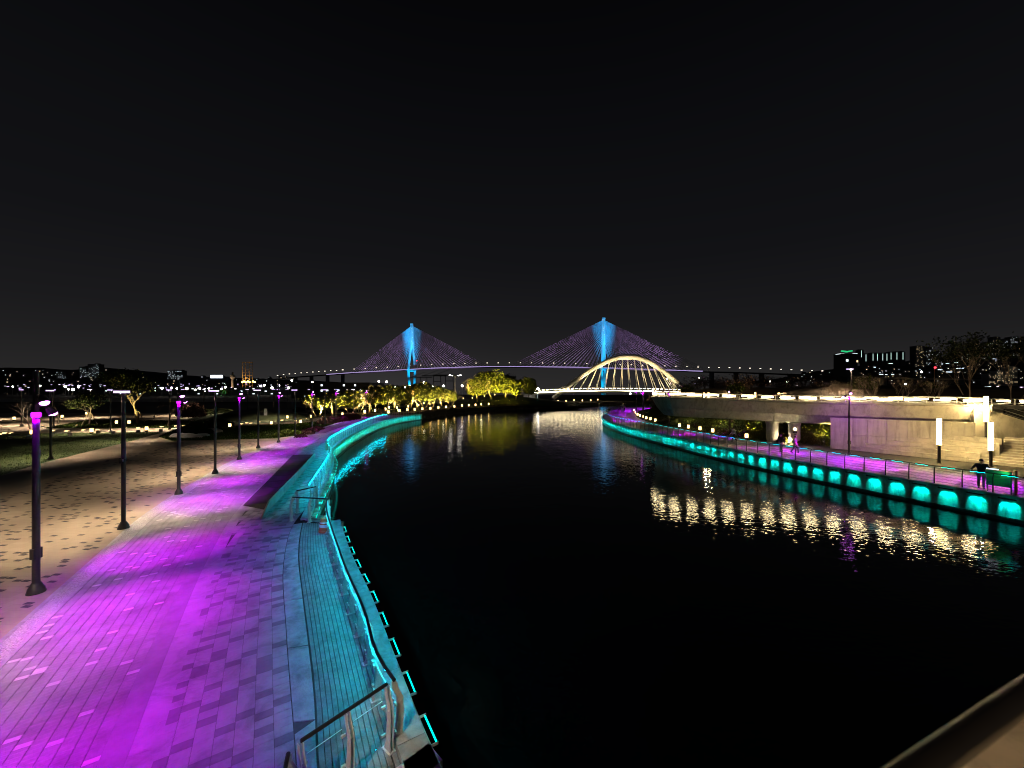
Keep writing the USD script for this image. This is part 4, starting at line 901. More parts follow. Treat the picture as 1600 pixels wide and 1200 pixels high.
def round_crown(seed, h, w, n, leaf, z0=.16):
    rg = np.random.default_rng(seed); P = []
    lobes = [(rg.uniform(-.5, .5) * w, rg.uniform(-.5, .5) * w, h * rg.uniform(.38, .8), w * rg.uniform(.34, .58)) for _ in range(11)] + [(0, 0, h * .62, w * .72)]
    while sum(map(len, P)) < n:
        l = lobes[rg.integers(len(lobes))]; d = rg.normal(size=(400, 3)); d /= np.linalg.norm(d, axis=1)[:, None]
        c = d * (l[3] * rg.uniform(.55, 1.05, 400) ** .6)[:, None] * [1, 1, .8] + l[:3]
        g = meshkit.fbm(c * (2.6 / w) + seed, 3, seed); P.append(c[(g > .44) & (c[:, 2] > h * z0) & (c[:, 2] < h)])
    c = np.vstack(P)[:n]; n = len(c)
    nrm = rg.normal(size=(n, 3)); nrm /= np.linalg.norm(nrm, axis=1)[:, None]; u = np.cross(nrm, rg.normal(size=(n, 3))); u /= np.linalg.norm(u, axis=1)[:, None]; ww = np.cross(nrm, u); s = leaf * rg.uniform(.5, 1.4, (n, 1))
    return np.stack([c - u * s, c + ww * s * .5, c + u * s, c - ww * s * .5], 1).reshape(-1, 3), np.arange(4 * n).reshape(-1, 4)
def make_tree(name, label, cat, loc, wood, crown, bark='bark', leafm='leaf', group=None, rz=0.0, sc=1.0, stakes=False):
    t = thing(name, label, cat, loc, rz, sc, group)
    tp = MB().add(*wood).build(t, 'trunk', M[bark])
    if crown is not None: MB().add(*crown).build(t, 'crown', M[leafm])
    if stakes:
        for a in (0.3, 2.4, 4.5): MB().tube([(1.1 * math.cos(a), 1.1 * math.sin(a), 0), (.12 * math.cos(a), .12 * math.sin(a), 2.2)], .045, 6).build(t, 'stake', M['bark_pale'])
    return t
def uplight(label, x, y, z, power, col=(1.0, .74, .24), group=None, to=None, cone=None):
    u = thing('tree_uplight', label, 'uplight', (x, y, z), 0, 1.0, group)
    MB().lathe([(0, 0), (.16, 0), (.16, .12), (.12, .18), (0, .18)], n=10).build(u, 'housing', M['dark_metal']); MB().lathe([(0, .182), (.11, .182), (.11, .195), (0, .195)], n=10).build(u, 'lens', M['step_glow'])
    spotlight('tree_glow', (x, y, z + .35), to or (x, y + .5, z + 4), power, col, cone, .5, .12)
# row of yellow lit trees
protos = [tree_parts(s, 7.0, .2, .40, 4, 3, 3400, .30, stems=2 if s % 2 else 1, clump=.55) for s in (31, 32, 33)]
rows = [(497, 85, 6.3), (519, 90, 6.0), (547, 95, 6.6), (562, 104, 6.2), (577, 99, 7.2), (590, 112, 7.6), (603, 105, 7.0), (617, 118, 7.8), (628, 111, 7.4), (641, 124, 8.2), (652, 116, 8.0), (663, 128, 9.6), (674, 122, 7.8), (690, 134, 7.0), (705, 139, 6.6), (484, 92, 5.4)]
TREE_LB = ['yellow lit tree nearest the purple hedge, second from the left of the row', 'yellow lit tree right behind the last purple lamp posts', 'yellow lit tree left of the first dome tent', 'lower yellow lit tree set back behind the dome tents', 'yellow lit tree standing under the left dome tent', 'tall yellow lit tree under the right dome tent', 'yellow lit tree above the end of the left teal railing', 'yellow lit tree just left of the left blue pylon', 'yellow lit tree in front of the left blue pylon', 'tall yellow lit tree just right of the left blue pylon', 'bright yellow lit tree right of the pylon, in the front line', 'tallest yellow lit tree of the row, right of the left pylon', 'lower yellow lit tree below the tallest one of the row', 'sparse yellow lit tree below the gantry cranes', 'last yellow lit tree of the row beside the twin armed street lamp', 'leftmost and smallest yellow lit tree of the row']
lit = []
for i, (u, Y, h) in enumerate(rows):
    X = (u - 800) / 600 * Y; lb = TREE_LB[i]
    gp = 'yellow lit trees behind the far bank'
    if i < 3: lit.append(make_tree('lit_tree', lb, 'tree', (X, Y, 0), protos[i][0], round_crown(131 + i, 7.0, 3.1, 5200, .22), group=gp, sc=h / 7.0))
    else: copy(lit[i % 3], lb, (X, Y, 0), R.uniform(0, 6), h / 7.0, gp)
    uplight('small ground uplight at the foot of a yellow lit tree', X + .9, Y - 6.5, .0, 15000, group='uplights of the lit tree row', to=(X, Y, 5.4), cone=38)
# the big clump on the mound
big = [tree_parts(s, 12.0, .2, .42, 5, 3, 9000, .34, clump=.8) for s in (41, 42)]
bl = ['tall yellow green tree at the left of the big lit clump', 'tallest tree of the lit clump, reaching up to the far bridge deck', 'broad lit tree at the right of the big clump', 'lower lit tree at the right end of the big clump', 'single slender tree standing apart beside the end of the arch bridge']
bt = []
for i, (u, Y, h, z) in enumerate(((745, 152, 10.5, 1.2), (767, 156, 13.0, 2.0), (790, 158, 11.2, 2.2), (806, 154, 9.0, 2.0), (826, 166, 10.8, 1.6))):
    X = (u - 800) / 600 * Y
    if i < 2: bt.append(make_tree('clump_tree', bl[i], 'tree', (X, Y, z), big[i][0], round_crown(141 + i, 12.0, 5.6, 11000, .30, .1), sc=h / 12))
    else: copy(bt[i % 2], bl[i], (X, Y, z), 1.3 * i, (h / 12 * (.75 if i == 4 else 1.05), h / 12, h / 12))
    if i < 4:
        for dx in (-2.5, 2.5): uplight('ground uplight under the big clump of trees', X + dx, Y - 9.0, 1.6, 11000, (1.0, .80, .14), group='uplights of the big tree clump', to=(X, Y, z + 9), cone=40)
    else: uplight('ground uplight under the slender tree beside the arch bridge', X, Y - 4, 2.2, 3500, (.9, .85, .5), to=(X, Y, 8), cone=36)
# left park trees
w, c = tree_parts(51, 9.8, .26, .42, 5, 3, 2600, .22, clump=.45)
make_tree('park_tree', 'large half bare tree on stakes, tallest in the left park', 'tree', ((215 - 800) / 600 * 70, 70, 0), w, c, 'bark', 'leaf_dim', stakes=True)
uplight('uplight at the foot of the tallest left park tree', (222 - 800) / 600 * 70, 66.4, .03, 1500, (1.0, .8, .25), to=((220 - 800) / 600 * 70, 70, 5.5), cone=42)
w2, c2 = tree_parts(52, 6.0, .26, .5, 4, 3, 1500, .2, clump=.35)
t2 = make_tree('park_tree', 'spreading small tree on stakes on the lit grass berm', 'tree', ((140 - 800) / 600 * 67, 67, 0), w2, c2, 'bark', 'leaf_dim', stakes=True)
uplight('uplight under the spreading tree of the berm', (150 - 800) / 600 * 67, 64, .03, 700, (1.0, .85, .4), to=((140 - 800) / 600 * 67, 67, 4.5), cone=44)
uplight('uplight under the thin trees left of the berm', (100 - 800) / 600 * 66, 63, .03, 420, (1.0, .78, .5), to=((96 - 800) / 600 * 68, 68, 3.5), cone=44)
bw_ = [tree_parts(s, 6.0, .26, .40, 5, 3, 10, .1, crown=False, r0=.07) for s in (61, 62)]
bare = []
for i, (u, Y, h, lb) in enumerate(((92, 68, 5.8, 'bare young tree on the berm left of the spreading tree'), (47, 60, 6.0, 'bare thin tree at the far left behind the purple post'), (262, 64, 5.6, 'bare tree behind the second purple post'), (240, 80, 5.2, 'bare tree right of the tallest park tree'), (296, 82, 5.0, 'bare tree left of the pinkish shrubs'))):
    X = (u - 800) / 600 * Y
    if i < 2: bare.append(make_tree('bare_tree', lb, 'tree', (X, Y, 0), bw_[i][0], None, 'bark', sc=h / 6))
    else: copy(bare[i % 2], lb, (X, Y, 0), i * 1.1, h / 6)
# bare trees behind the overpass railing
mul = [tree_parts(s, 7.0, .3, .34, 5, 3, 10, .1, crown=False, r0=.10, stems=4, upright=.6) for s in (71, 72)]
ml = [tree_parts(73, 9.0, .3, .3, 5, 3, 2200, .16, r0=.10, stems=3, upright=.9, clump=.3)]
mt = []
for i, (u, Y, h, lb) in enumerate(((1360, 50, 4.6, 'bare many stemmed tree behind the overpass railing beside the tall white lamp'), (1412, 49, 4.8, 'bare vase shaped tree behind the middle of the overpass railing'), (1461, 48, 4.0, 'thin bare tree behind the railing in front of the red signal mast'), (1295, 56, 3.6, 'low bare shrub tree left of the pinkish bush'))):
    X = (u - 800) / 600 * Y
    if i < 2: mt.append(make_tree('bare_tree', lb, 'tree', (X, Y, 4.2), mul[i][0], None, 'bark_pale', sc=h / 7))
    else: copy(mt[i % 2], lb, (X, Y, 4.2), i * 1.7, h / 7)
tt = make_tree('slender_tree', 'tall slender tree rising above the city lights left of the high column lamp', 'tree', ((1516 - 800) / 600 * 50, 50, 4.2), *ml[0], 'bark_pale', 'leaf_dim', sc=9.6 / 9)
copy(tt, 'tall slender tree at the right edge above the terrace railing', ((1588 - 800) / 600 * 46, 46, 4.2), 2.1, 9.2 / 9)
pk = tree_parts(75, 3.4, .3, .3, 5, 4, 10, .1, crown=False, r0=.06, stems=5, upright=.5)
make_tree('bare_bush', 'dense pinkish bare bush lit behind the overpass railing', 'shrub', ((1313 - 800) / 600 * 52, 52, 4.2), pk[0], None, 'bark_pale', sc=1.05)
uplight('small light in front of the pinkish bare bush', (1311 - 800) / 600 * 50, 50.2, 4.25, 60, (1.0, .74, .5), to=(44.5, 52, 6))
yl = tree_parts(76, 3.6, .25, .35, 4, 3, 900, .17, clump=.3)
yt = make_tree('leafy_tree', 'small bright leafy tree under the tall white lamp', 'tree', ((1343 - 800) / 600 * 56, 56, 4.3), *yl, leafm='leaf_lime', sc=1.1)
for u, Y, lb in ((1147, 72, 'bright leafy bush beyond the overpass under two lamps'), (1070, 92, 'leafy bush beside the right end of the arch bridge'), (1443, 62, 'bright leafy bush beyond the middle of the overpass')): copy(yt, lb, ((u - 800) / 600 * Y, Y, 4.0), R.uniform(0, 6), 1.0)
# brownish thicket behind the overpass
th = [tree_parts(s, 6.0, .25, .36, 5, 3, 500, .16, r0=.06, stems=3, upright=.5, clump=.4) for s in (81, 82, 83)]
tp = []
for i in range(30):
    u = 1066 + i * 8.6 + R.uniform(-4, 4); Y = R.uniform(74, 112); h = R.uniform(4.2, 6.8); X = (u - 800) / 600 * Y; lb = 'half bare brownish tree of the thicket behind the overpass'
    if i < 3: tp.append(make_tree('thicket_tree', lb, 'tree', (X, Y, 3.6), *th[i], 'bark', 'leaf_red', 'trees of the thicket behind the overpass', sc=h / 6))
    else: copy(tp[i % 3], lb, (X, Y, 3.6), R.uniform(0, 6), h / 6, 'trees of the thicket behind the overpass')
for i in range(12):
    u = 1012 + R.uniform(-6, 42); Y = R.uniform(84, 118); X = (u - 800) / 600 * Y
    copy(tp[i % 3], 'dark bare tree on the slope between the right bend and the overpass', (X, Y, 1.6), R.uniform(0, 6), R.uniform(3.2, 5.2) / 6, 'trees on the slope at the right bend')
for k, (u, Y) in enumerate(((1100, 66), (1107, 66), (1217, 62), (1226, 62), (1247, 64), (1180, 72), (1140, 80))):
    X = (u - 800) / 600 * Y; pl_ = thing('path_light', 'small glowing column light on the upper park behind the overpass railing', 'path light', (X, Y, 4.15), 0, 1.0, 'column lights of the upper park')
    MB().lathe([(0, 0), (.13, 0), (.13, .5), (0, .5)], n=10).build(pl_, 'post', M['dark_metal']); MB().lathe([(0, .5), (.15, .5), (.15, 1.45), (0, 1.45)], n=10).build(pl_, 'glowing_shade', M['bollard']); MB().lathe([(0, 1.46), (.17, 1.46), (.15, 1.52), (0, 1.53)], n=10).build(pl_, 'cap', M['dark_metal'])
    spotlight('path_glow', (X, Y - .5, 5.6), (X, Y + 5, 5), 60, (1.0, .68, .34))
# shrubs
def shrub_parts(seed, n=1400, leaf=.10, flat=.75):
    rg = np.random.default_rng(seed); d = rg.normal(size=(n, 3)); d /= np.linalg.norm(d, axis=1)[:, None]; d[:, 2] = np.abs(d[:, 2])
    r = (.62 + .38 * rg.random(n) ** .4) * (1 + .22 * (meshkit.fbm(d * 2.3 + seed, 3, seed) - .5) * 2); c = d * r[:, None] * [1, 1, flat]
    u = rg.normal(size=(n, 3)); u /= np.linalg.norm(u, axis=1)[:, None]; w = np.cross(u, d); s = leaf * rg.uniform(.6, 1.3, (n, 1))
    return np.stack([c - u * s, c + w * s * .6, c + u * s, c - w * s * .6], 1).reshape(-1, 3), np.arange(4 * n).reshape(-1, 4)
sp = {}
def shrub(kind, label, x, y, z, sx, sy, sz, group=None, name='shrub'):
    m = {'dark': 'leaf_dark', 'green': 'leaf_dim', 'lime': 'leaf_lime', 'red': 'leaf_red'}[kind]
    if (kind, name) not in sp:
        t = thing(name, label, 'shrub', (x, y, z), 0, (sx, sy, sz), group); wood = MB()
        for a in range(5): wood.tube([(0, 0, 0), (.35 * math.cos(a * 1.3), .35 * math.sin(a * 1.3), .5)], .03, 4)
        wood.build(t, 'stem', M['bark']); MB().add(*shrub_parts(len(sp) + 90)).build(t, 'foliage', M[m]); sp[kind, name] = t
    else: copy(sp[kind, name], label, (x, y, z), R.uniform(0, 6), (sx, sy, sz), group)
for i_, (u, v, s) in enumerate(((288, 680, 1.5), (300, 677, 1.7), (311, 675, 1.8), (322, 672, 1.8), (333, 669, 1.9), (345, 667, 1.7), (318, 679, 1.3), (306, 672, 1.6), (330, 674, 1.4))):
    x, y = ground(u, v, 0); shrub('dark', ('dark rounded shrub at the left end of the heap', 'dark rounded shrub behind the second boulder', 'dark rounded shrub in the middle of the heap', 'dark rounded shrub left of the white lamp pole', 'dark rounded shrub behind the white lamp pole', 'dark rounded shrub at the right end of the heap', 'low dark shrub between the boulders', 'dark shrub at the back of the heap', 'dark shrub in front of the white lamp pole')[i_], x, y, 0, s, s, s * .95, 'dark shrubs behind the boulders')
for u, v, s, lb in ((448, 679, 1.3, 'bright green rounded shrub between two lamp posts at the bed edge'), (462, 679, 1.0, 'small green shrub beside the white lamp post at the bed edge'), (435, 682, .8, 'low green shrub at the front of the lawn bed')): x, y = ground(u, v, 0); shrub('lime', lb, x, y, 0, s, s, s * .8)
for i, (u, v, s) in enumerate(((478, 678, 1.2), (486, 674, 1.2), (470, 683, .8), (495, 671, 1.1))): x, y = ground(u, v, 0); shrub('red', ['reddish low shrub behind the flat pale slab', 'reddish low shrub left of the flat pale slab', 'smallest reddish low shrub at the front corner of the bed', 'reddish low shrub closest to the purple hedge'][i], x, y, 0, s, s, s * .6, 'reddish shrubs by the walk')
for i in range(9): x, y = -33.4 + .1 * i, 68 + 1.5 * i; shrub('red', 'clipped hedge shrub glowing purple beside the end of the walk', x, y, 0, 1.2, 1.2, 1.5, 'purple lit hedge shrubs')
for u, v, s, z in ((338, 650, 3.2, 1.2), (362, 655, 2.2, .6), (390, 652, 2.6, 1.0), (402, 648, 2.2, 1.4)): x, y = ground(u, v, 0); shrub('green', 'wide flat green shrub on the lit mound of the left park', x, y, z * .4, s * 1.2, s, s * .55, 'flat shrubs on the park mound')
for u, v, s in ((306, 655, 1.9), (289, 655, 1.6)): x, y = ground(u, v, 0); shrub('red', 'pinkish vase shaped shrub left of the park mound', x, y, .6, s, s, s * 1.8, 'pinkish shrubs of the left park')
for i in range(34):
    u = R.uniform(430, 720); v = R.uniform(639, 650) - (u - 430) * .03; x, y = ground(u, v, 0); s = R.uniform(.9, 1.7)
    shrub('dark', 'dark low shrub in the planting bed behind the bank bollards', x, y, .05, s, s, s * .9, 'dark shrubs of the bank beds')
for i in range(26):
    s_ = R.uniform(20, irl.L - 8); q = irl.at(s_, -R.uniform(5, 9)); 
    if s_ < 46: continue
    s = R.uniform(.7, 1.4); shrub('green', 'rough green shrub on the slope behind the right walk', q[0], q[1], 1.6, s, s, s * .8, 'shrubs of the right slope')
for i in range(12):
    x, y = 34.5 + i * .35 + R.uniform(-.3, .3), 47.0 - i * .28 + R.uniform(-.3, .3); s = R.uniform(.8, 1.1); shrub('dark', 'dark hedge shrub under the overpass between column and wall', x, y, 0.1, s, s, s * 1.2, 'hedge under the overpass')
# clipped round trees and boulders
ball = None
for u, v in ((595, 648), (518, 646), (553, 644), (580, 640)):
    x, y = ground(u, v, 0)
    if ball is None:
        ball = thing('clipped_tree', 'dark clipped ball tree on a short trunk by the bank bollards', 'tree', (x, y, 0), 0, 1.0, 'clipped ball trees'); MB().tube([(0, 0, 0), (0, 0, 1.5)], .1, 8).build(ball, 'trunk', M['bark'])
        V, F = shrub_parts(101, 1600, .16, 1.0); V2 = V * [1.15, 1.15, .8] + [0, 0, 1.7]; MB().add(V2, F).build(ball, 'crown', M['leaf_dark'])
    else: copy(ball, None, (x, y, 0), R.uniform(0, 6), R.uniform(.9, 1.15))
for i, (u, v, s) in enumerate(((281, 683, .8), (292, 684, .9), (304, 684, .7), (316, 682, .6), (500, 658.5, 1.2), (330, 676, 1.0))):
    x, y = ground(u, v, 0); rg = np.random.default_rng(300 + i); b = trimesh.creation.icosphere(2); V = b.vertices * (1 + .3 * (meshkit.fbm(b.vertices * 1.4 + i * 9, 3) - .5)[:, None]) * [s * 1.5, s, s * .55]
    o = MB().add(V + [x, y, .1], b.faces).build(None, 'boulder', M['boulder'], smooth=50); tag(o, ('pale flat boulder at the front of the dark shrubs' if i < 4 else ('flat pale boulder slab behind the reddish shrubs' if i == 4 else 'leaning pale boulder beside the white lamp post')), 'boulder', 'boulders of the shrub bed' if i < 4 else None)
# information pillar
ip = thing('information_pillar', 'pale upright information pillar beside a dark stand at the bed', 'sign', (*ground(415, 655, 0), 0), .2)
MB().box((0, 0, 1.1), (.55, .16, 2.2)).build(ip, 'panel', M['coping']); MB().box((0, 0, .05), (.7, .3, .1)).build(ip, 'plinth', M['dark_metal']); MB().box((-.75, .05, .8), (.6, .4, 1.6)).build(ip, 'dark_stand', M['black_metal'])

# ------------------------------------------------------------------ white arch footbridge
ab = thing('arch_bridge', 'floodlit white arch footbridge with fanned cables across the canal mouth', 'bridge')
def at(u, v, Y): return np.array([(u - 800) / 600 * Y, Y, CAM_H - (v - 608.0) * Y / 600])
dpl = curve([(10.5, 199), (35, 196.5), (60, 194.5), (84, 193)], 1.0); al = Line(dpl)
dz = lambda s: 4.0 + 1.3 * math.sin(PI * min(max(s / al.L, 0), 1) * .86 + .12)
ns = 12
for i in range(ns):
    s = np.linspace(al.L * i / ns + .01, al.L * (i + 1) / ns - .01, 6); mb = MB()
    z = np.array([dz(x) for x in s]); rows = [np.c_[al.at(s, o), z + h] for o, h in ((2.6, 0), (2.6, .45), (-2.6, .45), (-2.6, 0), (-1.6, -.75), (1.6, -.75))]
    for a, b in zip(rows, rows[1:] + rows[:1]): mb.band(a, b)
    mb.build(ab, 'deck', M['bridge_white'])
    g = MB().band(np.c_[al.at(s, -2.64), z - .02], np.c_[al.at(s, -2.64), z + .42]); g.band(np.c_[al.at(s, -2.60), z + .42], np.c_[al.at(s, -2.60), z - .02]); g.build(ab, 'edge_light', M['arch_strip'])
for o in (-2.5, 2.5):
    for a in np.arange(.6, al.L, 2.1):
        q = al.at(a, o); z = dz(a); MB().box((q[0], q[1], z + 1.0), (.1, .1, 1.1)).build(ab, 'rail_post', M['bridge_white'])
        if o < 0: MB().box((q[0] + .9, q[1], z + 1.35), (1.15, .14, .22), al.ang(a)).build(ab, 'rail_light', M['arch_strip'])
    s = np.linspace(0, al.L, 40); MB().tube(np.c_[al.at(s, o), [dz(x) + 1.6 for x in s]], .07, 5).build(ab, 'handrail', M['bridge_white'])
arch_uv = [(864, 622.5), (875, 613.5), (888, 603), (905, 590.5), (925, 577.5), (942, 568), (958, 561), (974, 557.8), (990, 558), (1004, 561.5), (1020, 569), (1040, 583), (1058, 597), (1067, 604), (1076, 611)]
AP = np.array([at(u, v, 196.5 - .02 * (u - 860)) for u, v in arch_uv]); AP = np.array([AP[0]] + list(AP[1:]))
tt_ = np.linspace(0, len(AP) - 1, 90); APs = np.c_[[PchipInterpolator(np.arange(len(AP)), AP[:, k])(tt_) for k in range(3)]].T
MB().tube(APs, np.interp(np.linspace(0, 1, 90), [0, .3, .5, .7, 1], [1.1, 1.2, 1.4, 1.25, .95]), 10).build(ab, 'arch_rib', M['bridge_white'], smooth=True)
for o in (-2.3, 2.3):
    for k in range(17):
        f = k / 16; ua = 897 + (1046 - 897) * f; ud_ = 868 + (1078 - 868) * f
        pa = APs[np.argmin(np.abs(800 + APs[:, 0] / APs[:, 1] * 600 - ua))]; sd = np.clip((ud_ - 834) / (1061 - 834), .02, .99) * al.L; q = al.at(sd, o)
        MB().tube([pa, (q[0], q[1], dz(sd) + .4)], .16, 5).build(ab, 'cable', M['bridge_white'])
MB().poly([(6, 196), (12, 196), (12, 202), (6, 202)], -1.5, 3.6).build(ab, 'abutment', M['conc'])
for k, (s_, pw) in enumerate(((8, 3000), (20, 4200), (32, 5200), (43, 5200), (55, 4600), (67, 3600))):
    q = al.at(s_, -15.0); ap = APs[np.argmin(np.abs(APs[:, 0] - q[0]))]
    u = thing('bridge_floodlight', 'small floodlight on a low pile in the water in front of the arch bridge', 'floodlight', (q[0], q[1], 0), 0, 1.0, 'floodlights of the arch bridge')
    MB().lathe([(0, -3), (.3, -3), (.3, -.9), (0, -.9)], n=10).build(u, 'pile', M['conc']); MB().box((0, 0, -.7), (.5, .4, .4)).build(u, 'housing', M['dark_metal']); MB().box((0, .05, -.48), (.4, .25, .02)).build(u, 'lens', M['step_glow'])
    spotlight('arch_flood', (q[0], q[1], -.2), (ap[0], ap[1], ap[2] - 1.0), pw * 2.6, (1.0, .76, .38), 26, .7, .15)


# ------------------------------------------------------------------ far cable stayed bridge
cb = thing('cable_stayed_bridge', 'long cable stayed road bridge with two blue lit pylons across the harbour', 'bridge')
DP = np.array([at(*p) for p in ((330, 598.5, 1280), (400, 594, 1260), (431, 592, 1250), (463, 588.7, 1235), (508, 585.5, 1200), (560, 582, 1175), (600, 579.8, 1150), (643, 577.3, 1125), (700, 574.6, 1107), (760, 573.2, 1090), (800, 573, 1080), (860, 573.5, 1063), (943, 575, 1040), (1000, 577, 1025), (1050, 578.7, 1010), (1095, 580.3, 1000), (1150, 581.5, 990), (1210, 583.5, 980), (1300, 587, 970), (1400, 590, 960), (1500, 592, 950), (1640, 594, 940))])
xs = np.linspace(DP[0, 0], DP[-1, 0], 320); dy, dzz = PchipInterpolator(DP[:, 0], DP[:, 1]), PchipInterpolator(DP[:, 0], DP[:, 2])
nsec = 32
for i in range(nsec):
    x = np.linspace(xs[0] + (xs[-1] - xs[0]) * i / nsec, xs[0] + (xs[-1] - xs[0]) * (i + .998) / nsec, 8); rows = [np.c_[x, dy(x) + o, dzz(x) + h] for o, h in ((-11, 0), (11, 0), (8, -2.8), (-8, -2.8))]; mb = MB()
    for a, b in zip(rows, rows[1:] + rows[:1]): mb.band(a, b)
    mb.build(cb, 'deck', M['grey_build'])
x = np.linspace(DP[4, 0] + 10, DP[15, 0], 120); mb = MB()
mb.band(np.c_[x, dy(x) - 11.1, dzz(x) - 1.0], np.c_[x, dy(x) - 11.1, dzz(x) + .9]); mb.band(np.c_[x, dy(x) - 10.9, dzz(x) + .9], np.c_[x, dy(x) - 10.9, dzz(x) - 1.0]); mb.build(cb, 'edge_light_line', M['lilac_strip'])
trv = np.array([.55, .83, 0])
for ti, (u, v, Y) in enumerate(((643.5, 508, 1125), (943, 499, 1040))):
    top = at(u, v, Y); zd = float(dzz(top[0])); zj = zd + (top[2] - zd) * .52
    if True:
        py = MB(); prof_ = []
        py.tube([(top[0], top[1], zj - 6), (top[0], top[1], top[2] - 8), (top[0], top[1], top[2])], [5.6, 5.0, 4.6], 4); P = py.build(cb, 'pylon_shaft', M['bridge_white'])
        MB().box((top[0], top[1], top[2] + 2), (8, 8, 4)).build(P, 'pylon_head', M['bridge_white'])
        for sg in (-1, 1):
            b0 = np.r_[(top + trv * sg * 13)[:2], zd]; b1 = np.r_[(top + trv * sg * 8)[:2], WZ]
            MB().tube([np.r_[(top + trv * sg * 2.5)[:2], zj + 4], b0, b1], [3.5, 3.2, 3.6], 4).build(cb, 'pylon_leg', M['bridge_white'])
        MB().tube([np.r_[(top - trv * 13)[:2], zd - 4], np.r_[(top + trv * 13)[:2], zd - 4]], 2.6, 4).build(cb, 'cross_beam', M['bridge_white'])
    ncab = 21
    for sg, ext in ((-1, (200, 206)[ti]), (1, (228, 258)[ti])):
        if ti == 1: ext = (258, 262)[sg > 0]
        for k in range(ncab):
            xd = top[0] + sg * (22 + (ext - 22) * (k / (ncab - 1))); zt = zj + 4 + (top[2] - 6 - zj) * (k / (ncab - 1)) ** .75
            for o in (-9.5, 9.5): MB().tube([(top[0], top[1] + o * .15, zt), (xd, float(dy(xd)) + o, float(dzz(xd)) + .5)], .42, 4, caps=False).build(cb, 'stay_cable', M['cable'])
    # floods on the pylon and on the cable fans, standing on small caissons in the harbour
    for k, (dx, dyy) in enumerate(((-26, -95), (30, -90))):
        p = np.array([top[0] + dx, top[1] + dyy, 2.5])
        f = thing('pylon_floodlight', ('blue floodlight on a low caisson in front of the left pylon', 'blue floodlight on a low caisson in front of the right pylon')[ti], 'floodlight', (p[0], p[1], 0), group=('floodlights of the left pylon', 'floodlights of the right pylon')[ti])
        MB().lathe([(0, -3), (2.5, -3), (2.5, .6), (0, .6)], n=12).build(f, 'caisson', M['conc']); MB().box((0, 0, 1.5), (1.2, 1.0, 1.2)).build(f, 'housing', M['dark_metal']); MB().box((0, 0, 2.12), (1, .8, .04)).build(f, 'lens', M['blue_flood'])
        for zt, pw in ((22, 180000), (62, 300000), (112, 480000), (168, 900000)): spotlight('blue_flood', p + [0, 0, .8], (top[0], top[1], zt), pw, (.0, .42, 1.0), 10.5, 1.0, .5)
    for sg in (-1, 1):
        p = (top[0] + sg * 105, top[1] - 150, 3.0)
        f = thing('cable_floodlight', ('violet floodlight on a caisson left of the left pylon', 'violet floodlight on a caisson right of the left pylon', 'violet floodlight on a caisson left of the right pylon', 'violet floodlight on a caisson right of the right pylon')[ti * 2 + (sg > 0)], 'floodlight', (p[0], p[1], 0))
        MB().lathe([(0, -3), (2.5, -3), (2.5, .6), (0, .6)], n=12).build(f, 'caisson', M['conc']); MB().box((0, 0, 1.5), (1.2, 1.0, 1.2)).build(f, 'housing', M['dark_metal']); MB().box((0, 0, 2.12), (1, .8, .04)).build(f, 'lens', M['purple'])
        spotlight('cable_flood', p, (top[0] + sg * 105, top[1], 100), 230000, (.66, .36, .92), 36, .8, .5)
# small lamps of the pylons
for ti, (u, Y, vs) in enumerate(((644, 1125, (513, 519, 527, 533, 536)), (943, 1040, (500, 511, 513, 516, 523)))):
    for k, v in enumerate(vs):
        p = at(u + ((-.8, .8, .4, -.6, 1)[k]), v, Y - 8); MB().tm(trimesh.creation.icosphere(1, .9).apply_translation(p)).build(cb, 'pylon_lamp', M['win_cool'])
MB().tm(trimesh.creation.icosphere(1, 1.7).apply_translation(at(651, 563.5, 1100))).build(cb, 'warning_lamp', M['red_glow'])
# piers of the approach viaducts
for u in (335, 372, 405, 432, 462, 487, 512, 536, 1112, 1150, 1190, 1235, 1280, 1330, 1380, 1440, 1500):
    xx = np.interp(u, 800 + DP[:, 0] / DP[:, 1] * 600, DP[:, 0]); MB().box((xx, float(dy(xx)), (float(dzz(xx)) - 2.8 + WZ) / 2), (5.5, 14, float(dzz(xx)) - 2.8 - WZ)).build(cb, 'pier', M['grey_build'])
rl = None
for u in list(np.arange(436, 540, 9.2)) + list(np.arange(538, 1100, 17.2)) + list(np.arange(1105, 1290, 16)):
    xx = np.interp(u, 800 + DP[:, 0] / DP[:, 1] * 600, DP[:, 0]); loc = (xx, float(dy(xx)) - 6, float(dzz(xx)))
    lb = 'road lamp on the deck of the far cable stayed bridge'; gp = 'road lamps of the far bridge'
    if rl is None:
        rl = thing('road_lamp', lb, 'street lamp', loc, 0, 1.0, gp); MB().tube([(0, 0, 0), (0, 0, 9.5), (0, -1.5, 10.5)], .18, 5).build(rl, 'pole', M['grey_build']); MB().box((0, -2, 10.6), (2.6, 2.4, 1.5)).build(rl, 'lamp_head', M['road_lamp'])
    else: copy(rl, lb, loc)

